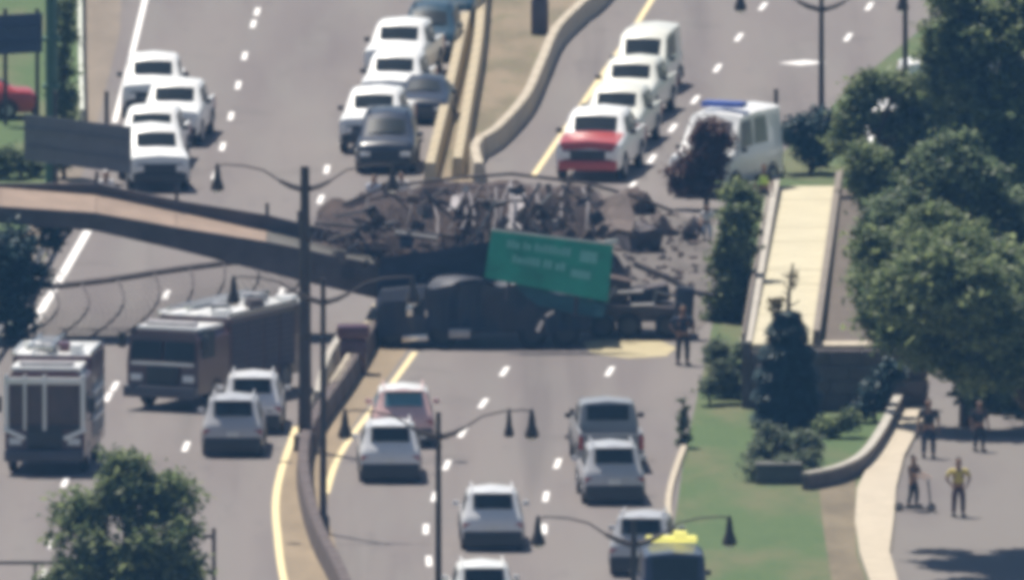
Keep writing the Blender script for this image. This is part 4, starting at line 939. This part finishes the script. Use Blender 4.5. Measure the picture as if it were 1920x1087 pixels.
for u0, u1, v0, v1 in ((888, 880, 425, 362), (922, 930, 440, 352), (948, 958, 428, 345), (1010, 1002, 425, 350), (1046, 1052, 430, 362), (820, 812, 440, 372), (865, 874, 430, 380)):
    p0, p1 = on(u0, v0, YA - 1.5) - ws.location, on(u1, v1, YB - 1.6) - ws.location
    MB().tube([p0, p0.lerp(p1, .4) + Vector((.08, -.1, 0)), p1], [.05, .035, .05], 5).build('bent_bar', mat('dull_hoop', (.2, .18, .19)) if u0 != 948 else mat('pale_torn_panel', (.3, .3, .3)), ws)
# loose scraps hanging on the heap
rnd = random.Random(77)
o0 = ws.location
for k, m_ in enumerate((DSTEEL, DUST2, STEEL, NV2, mat('pale_torn_panel', (.5, .48, .5)))):
    mb = MB()
    for _ in range((44, 30, 8, 36, 4)[k]):
        u, v = rnd.uniform(640, 1130), rnd.uniform(352, 520)
        if v < 405 - 55 * min(1, (u - 590) / 130): continue
        p = on(u, v, YA - 1.0 - (v - 350) / 170 * 1.5 - rnd.random() * .3) - o0
        rot = Matrix.Rotation(rnd.uniform(-1.2, 1.2), 3, 'Y') @ Matrix.Rotation(rnd.uniform(-.8, .8), 3, 'X')
        if rnd.random() < .5: mb.box(p, (rnd.uniform(.5, 1.6), .07, .07), rot)
        else: mb.box(p, (rnd.uniform(.15, .5), .05, rnd.uniform(.12, .45)), rot)
    mb.build('loose_scrap', m_, ws, 0, kind='stuff')
# rubble, dust and sand
flat('dust_stain', [(1105, 350), (1180, 362), (1265, 395), (1345, 440), (1350, 580), (1290, 640), (1110, 640), (1090, 500)], .008,
     mat('dusty_pavement', (.12, .104, .094), .95, var=.4, scale=.7, stretch=(1, .25, 1)), kind='structure')
flat('sand_spill', [(1092, 642), (1130, 636), (1240, 640), (1268, 652), (1250, 668), (1180, 672), (1110, 664)], .012, mat('pale_sand', (.42, .36, .22), .95, var=.15, scale=1.5), kind='structure')
rb = MB(); rnd = random.Random(21)
for _ in range(260):
    u, v = rnd.gauss(1215, 62), rnd.uniform(375, 585)
    if not (1105 < u < 1345) or v < 350 + (u - 1105) * .3: continue
    s = rnd.uniform(.05, .16); p = at(u, v)
    rb.box(p + Vector((0, 0, s * .35)), (s * rnd.uniform(.7, 1.8), s * rnd.uniform(.7, 1.5), s * rnd.uniform(.5, 1.2)), Matrix.Rotation(rnd.uniform(0, 3), 3, (rnd.random(), rnd.random(), 1)))
rb.build('rubble', DUST2, None, 0, kind='stuff')
ck = [((1200, 470), (1.1, 1.2, .85), 'largest brown broken concrete block right of the green sign', DSTEEL), ((1165, 455), (.7, .8, .45), 'grey broken slab tilted beside the green sign corner', DUST2),
      ((1245, 440), (.8, .9, .5), 'grey broken block near the front of the white ambulance', DUST2), ((1195, 400), (.9, 1., .6), 'brown broken block behind the wreck near the lane dash', DUST),
      ((1300, 450), (.5, .6, .7), 'dark upright scrap of wreckage on the road below the ambulance', DSTEEL), ((1145, 520), (.9, .6, .5), 'dark scrap wedged at the right edge of the green sign', DSTEEL)]
for i, (p, s, lb, m_) in enumerate(ck):
    b = at(*p); mb = MB().box(b + Vector((0, 0, s[2] * .45)), s, Matrix.Rotation(R(20 + 40 * i), 3, (.3, .4, 1)))
    bmesh.ops.subdivide_edges(mb.bm, edges=mb.bm.edges[:], cuts=2, use_grid_fill=True)
    for v_ in mb.bm.verts: v_.co += Vector((noise.noise(v_.co * 2.3), noise.noise(v_.co * 2.3 + Vector((5, 0, 0))), noise.noise(v_.co * 2.3 + Vector((0, 5, 0))))) * .2
    mb.build('concrete_chunk', m_, None, 0, label=lb, cat='rubble', group='broken blocks beside the wreck')
mb = MB().box(at(662, 700) + Vector((0, 0, .55)), (.85, .8, 1.1), bevel=.05).box(at(662, 700) + Vector((0, 0, 1.35)), (1.05, .9, .45), bevel=.12)
tag(mb.build('barrel_stack', MRN), 'dark maroon crash drum between the pale barriers of the lower median', 'crash drum')

# ------------------------------------------------------------------ the people
person('person in a yellow shirt and dark trousers standing in the lot', at(1797, 968), YEL, MAR, R(10), 1.82, 'akimbo')
sc = at(1712, 957)
person('person in dark clothes riding a kick scooter across the lot', sc, BRN, DARK, R(60), 1.6, 'scoot', z=.12)
ks = thing('kick_scooter', 'dark kick scooter under the rider in the lot', 'scooter', sc + Vector((.05, -.1, 0)), R(80))
MB().box((0, 0, .1), (.2, .95, .05), bevel=.02).build('deck', TRIM, ks)
MB().tube([(0, -.5, .12), (0, -.42, .95)], .03, 6).build('stem', TRIM, ks); MB().tube([(-.25, -.42, .96), (.25, -.42, .96)], .022, 6).build('handlebar', TRIM, ks)
for y in (-.52, .5): add_wheel(ks, 0, y, .13)
person('person in dark clothes standing in the lot beside the pale pavement', at(1741, 858), DARK, NAVY, R(0), 1.85, 'stand')
person('person in dark clothes at the shaded edge of the lot under the tree', at(1836, 846), DARK, DARK, R(20), 1.6, 'stand')
person('person in dark uniform in front of the bent trailer', at(1280, 684), NAVY, DARK, R(15), 1.92, 'akimbo')
person('person in a lime vest by the top of the ramp wall', at(1432, 402), DARK, DARK, R(0), 1.7, 'stand', vest=HIV)
person('person in white standing behind the bridge deck at the left', at(198, 418), WHT, DARK, R(10), 1.75, 'stand', hair=WHT)
person('person in pale blue right in front of the black SUV', at(702, 424), LBL, NAVY, R(-20), 1.72, 'walk')
person('person in white by the black SUV, next to the tan barrier', at(752, 418), WHT, NAVY, R(20), 1.7, 'walk')
person('person in a pink shirt beside the red-hooded pickup', at(1186, 312), PNK, NAVY, R(0), 1.72, 'walk')
person('person in white beside the front of the ambulance', at(1326, 452), WHT, LBL, R(0), 1.2, 'walk')

# ------------------------------------------------------------------ summer haze between the lens and the road
hz = MB().box((0, -120, 64), (1600, 2300, 130)).mesh('haze', None, 0)
hm = bpy.data.materials.new('haze_air'); hm.use_nodes = True; n = hm.node_tree.nodes; n.remove(n['Principled BSDF'])
pv = n.new('ShaderNodeVolumePrincipled'); pv.inputs['Color'].default_value = (.2, .48, 1, 1); pv.inputs['Density'].default_value = .00007; pv.inputs['Anisotropy'].default_value = .2
hm.node_tree.links.new(pv.outputs[0], n['Material Output'].inputs['Volume'])
hz.materials.append(hm); link('haze', hz, kind='stuff')
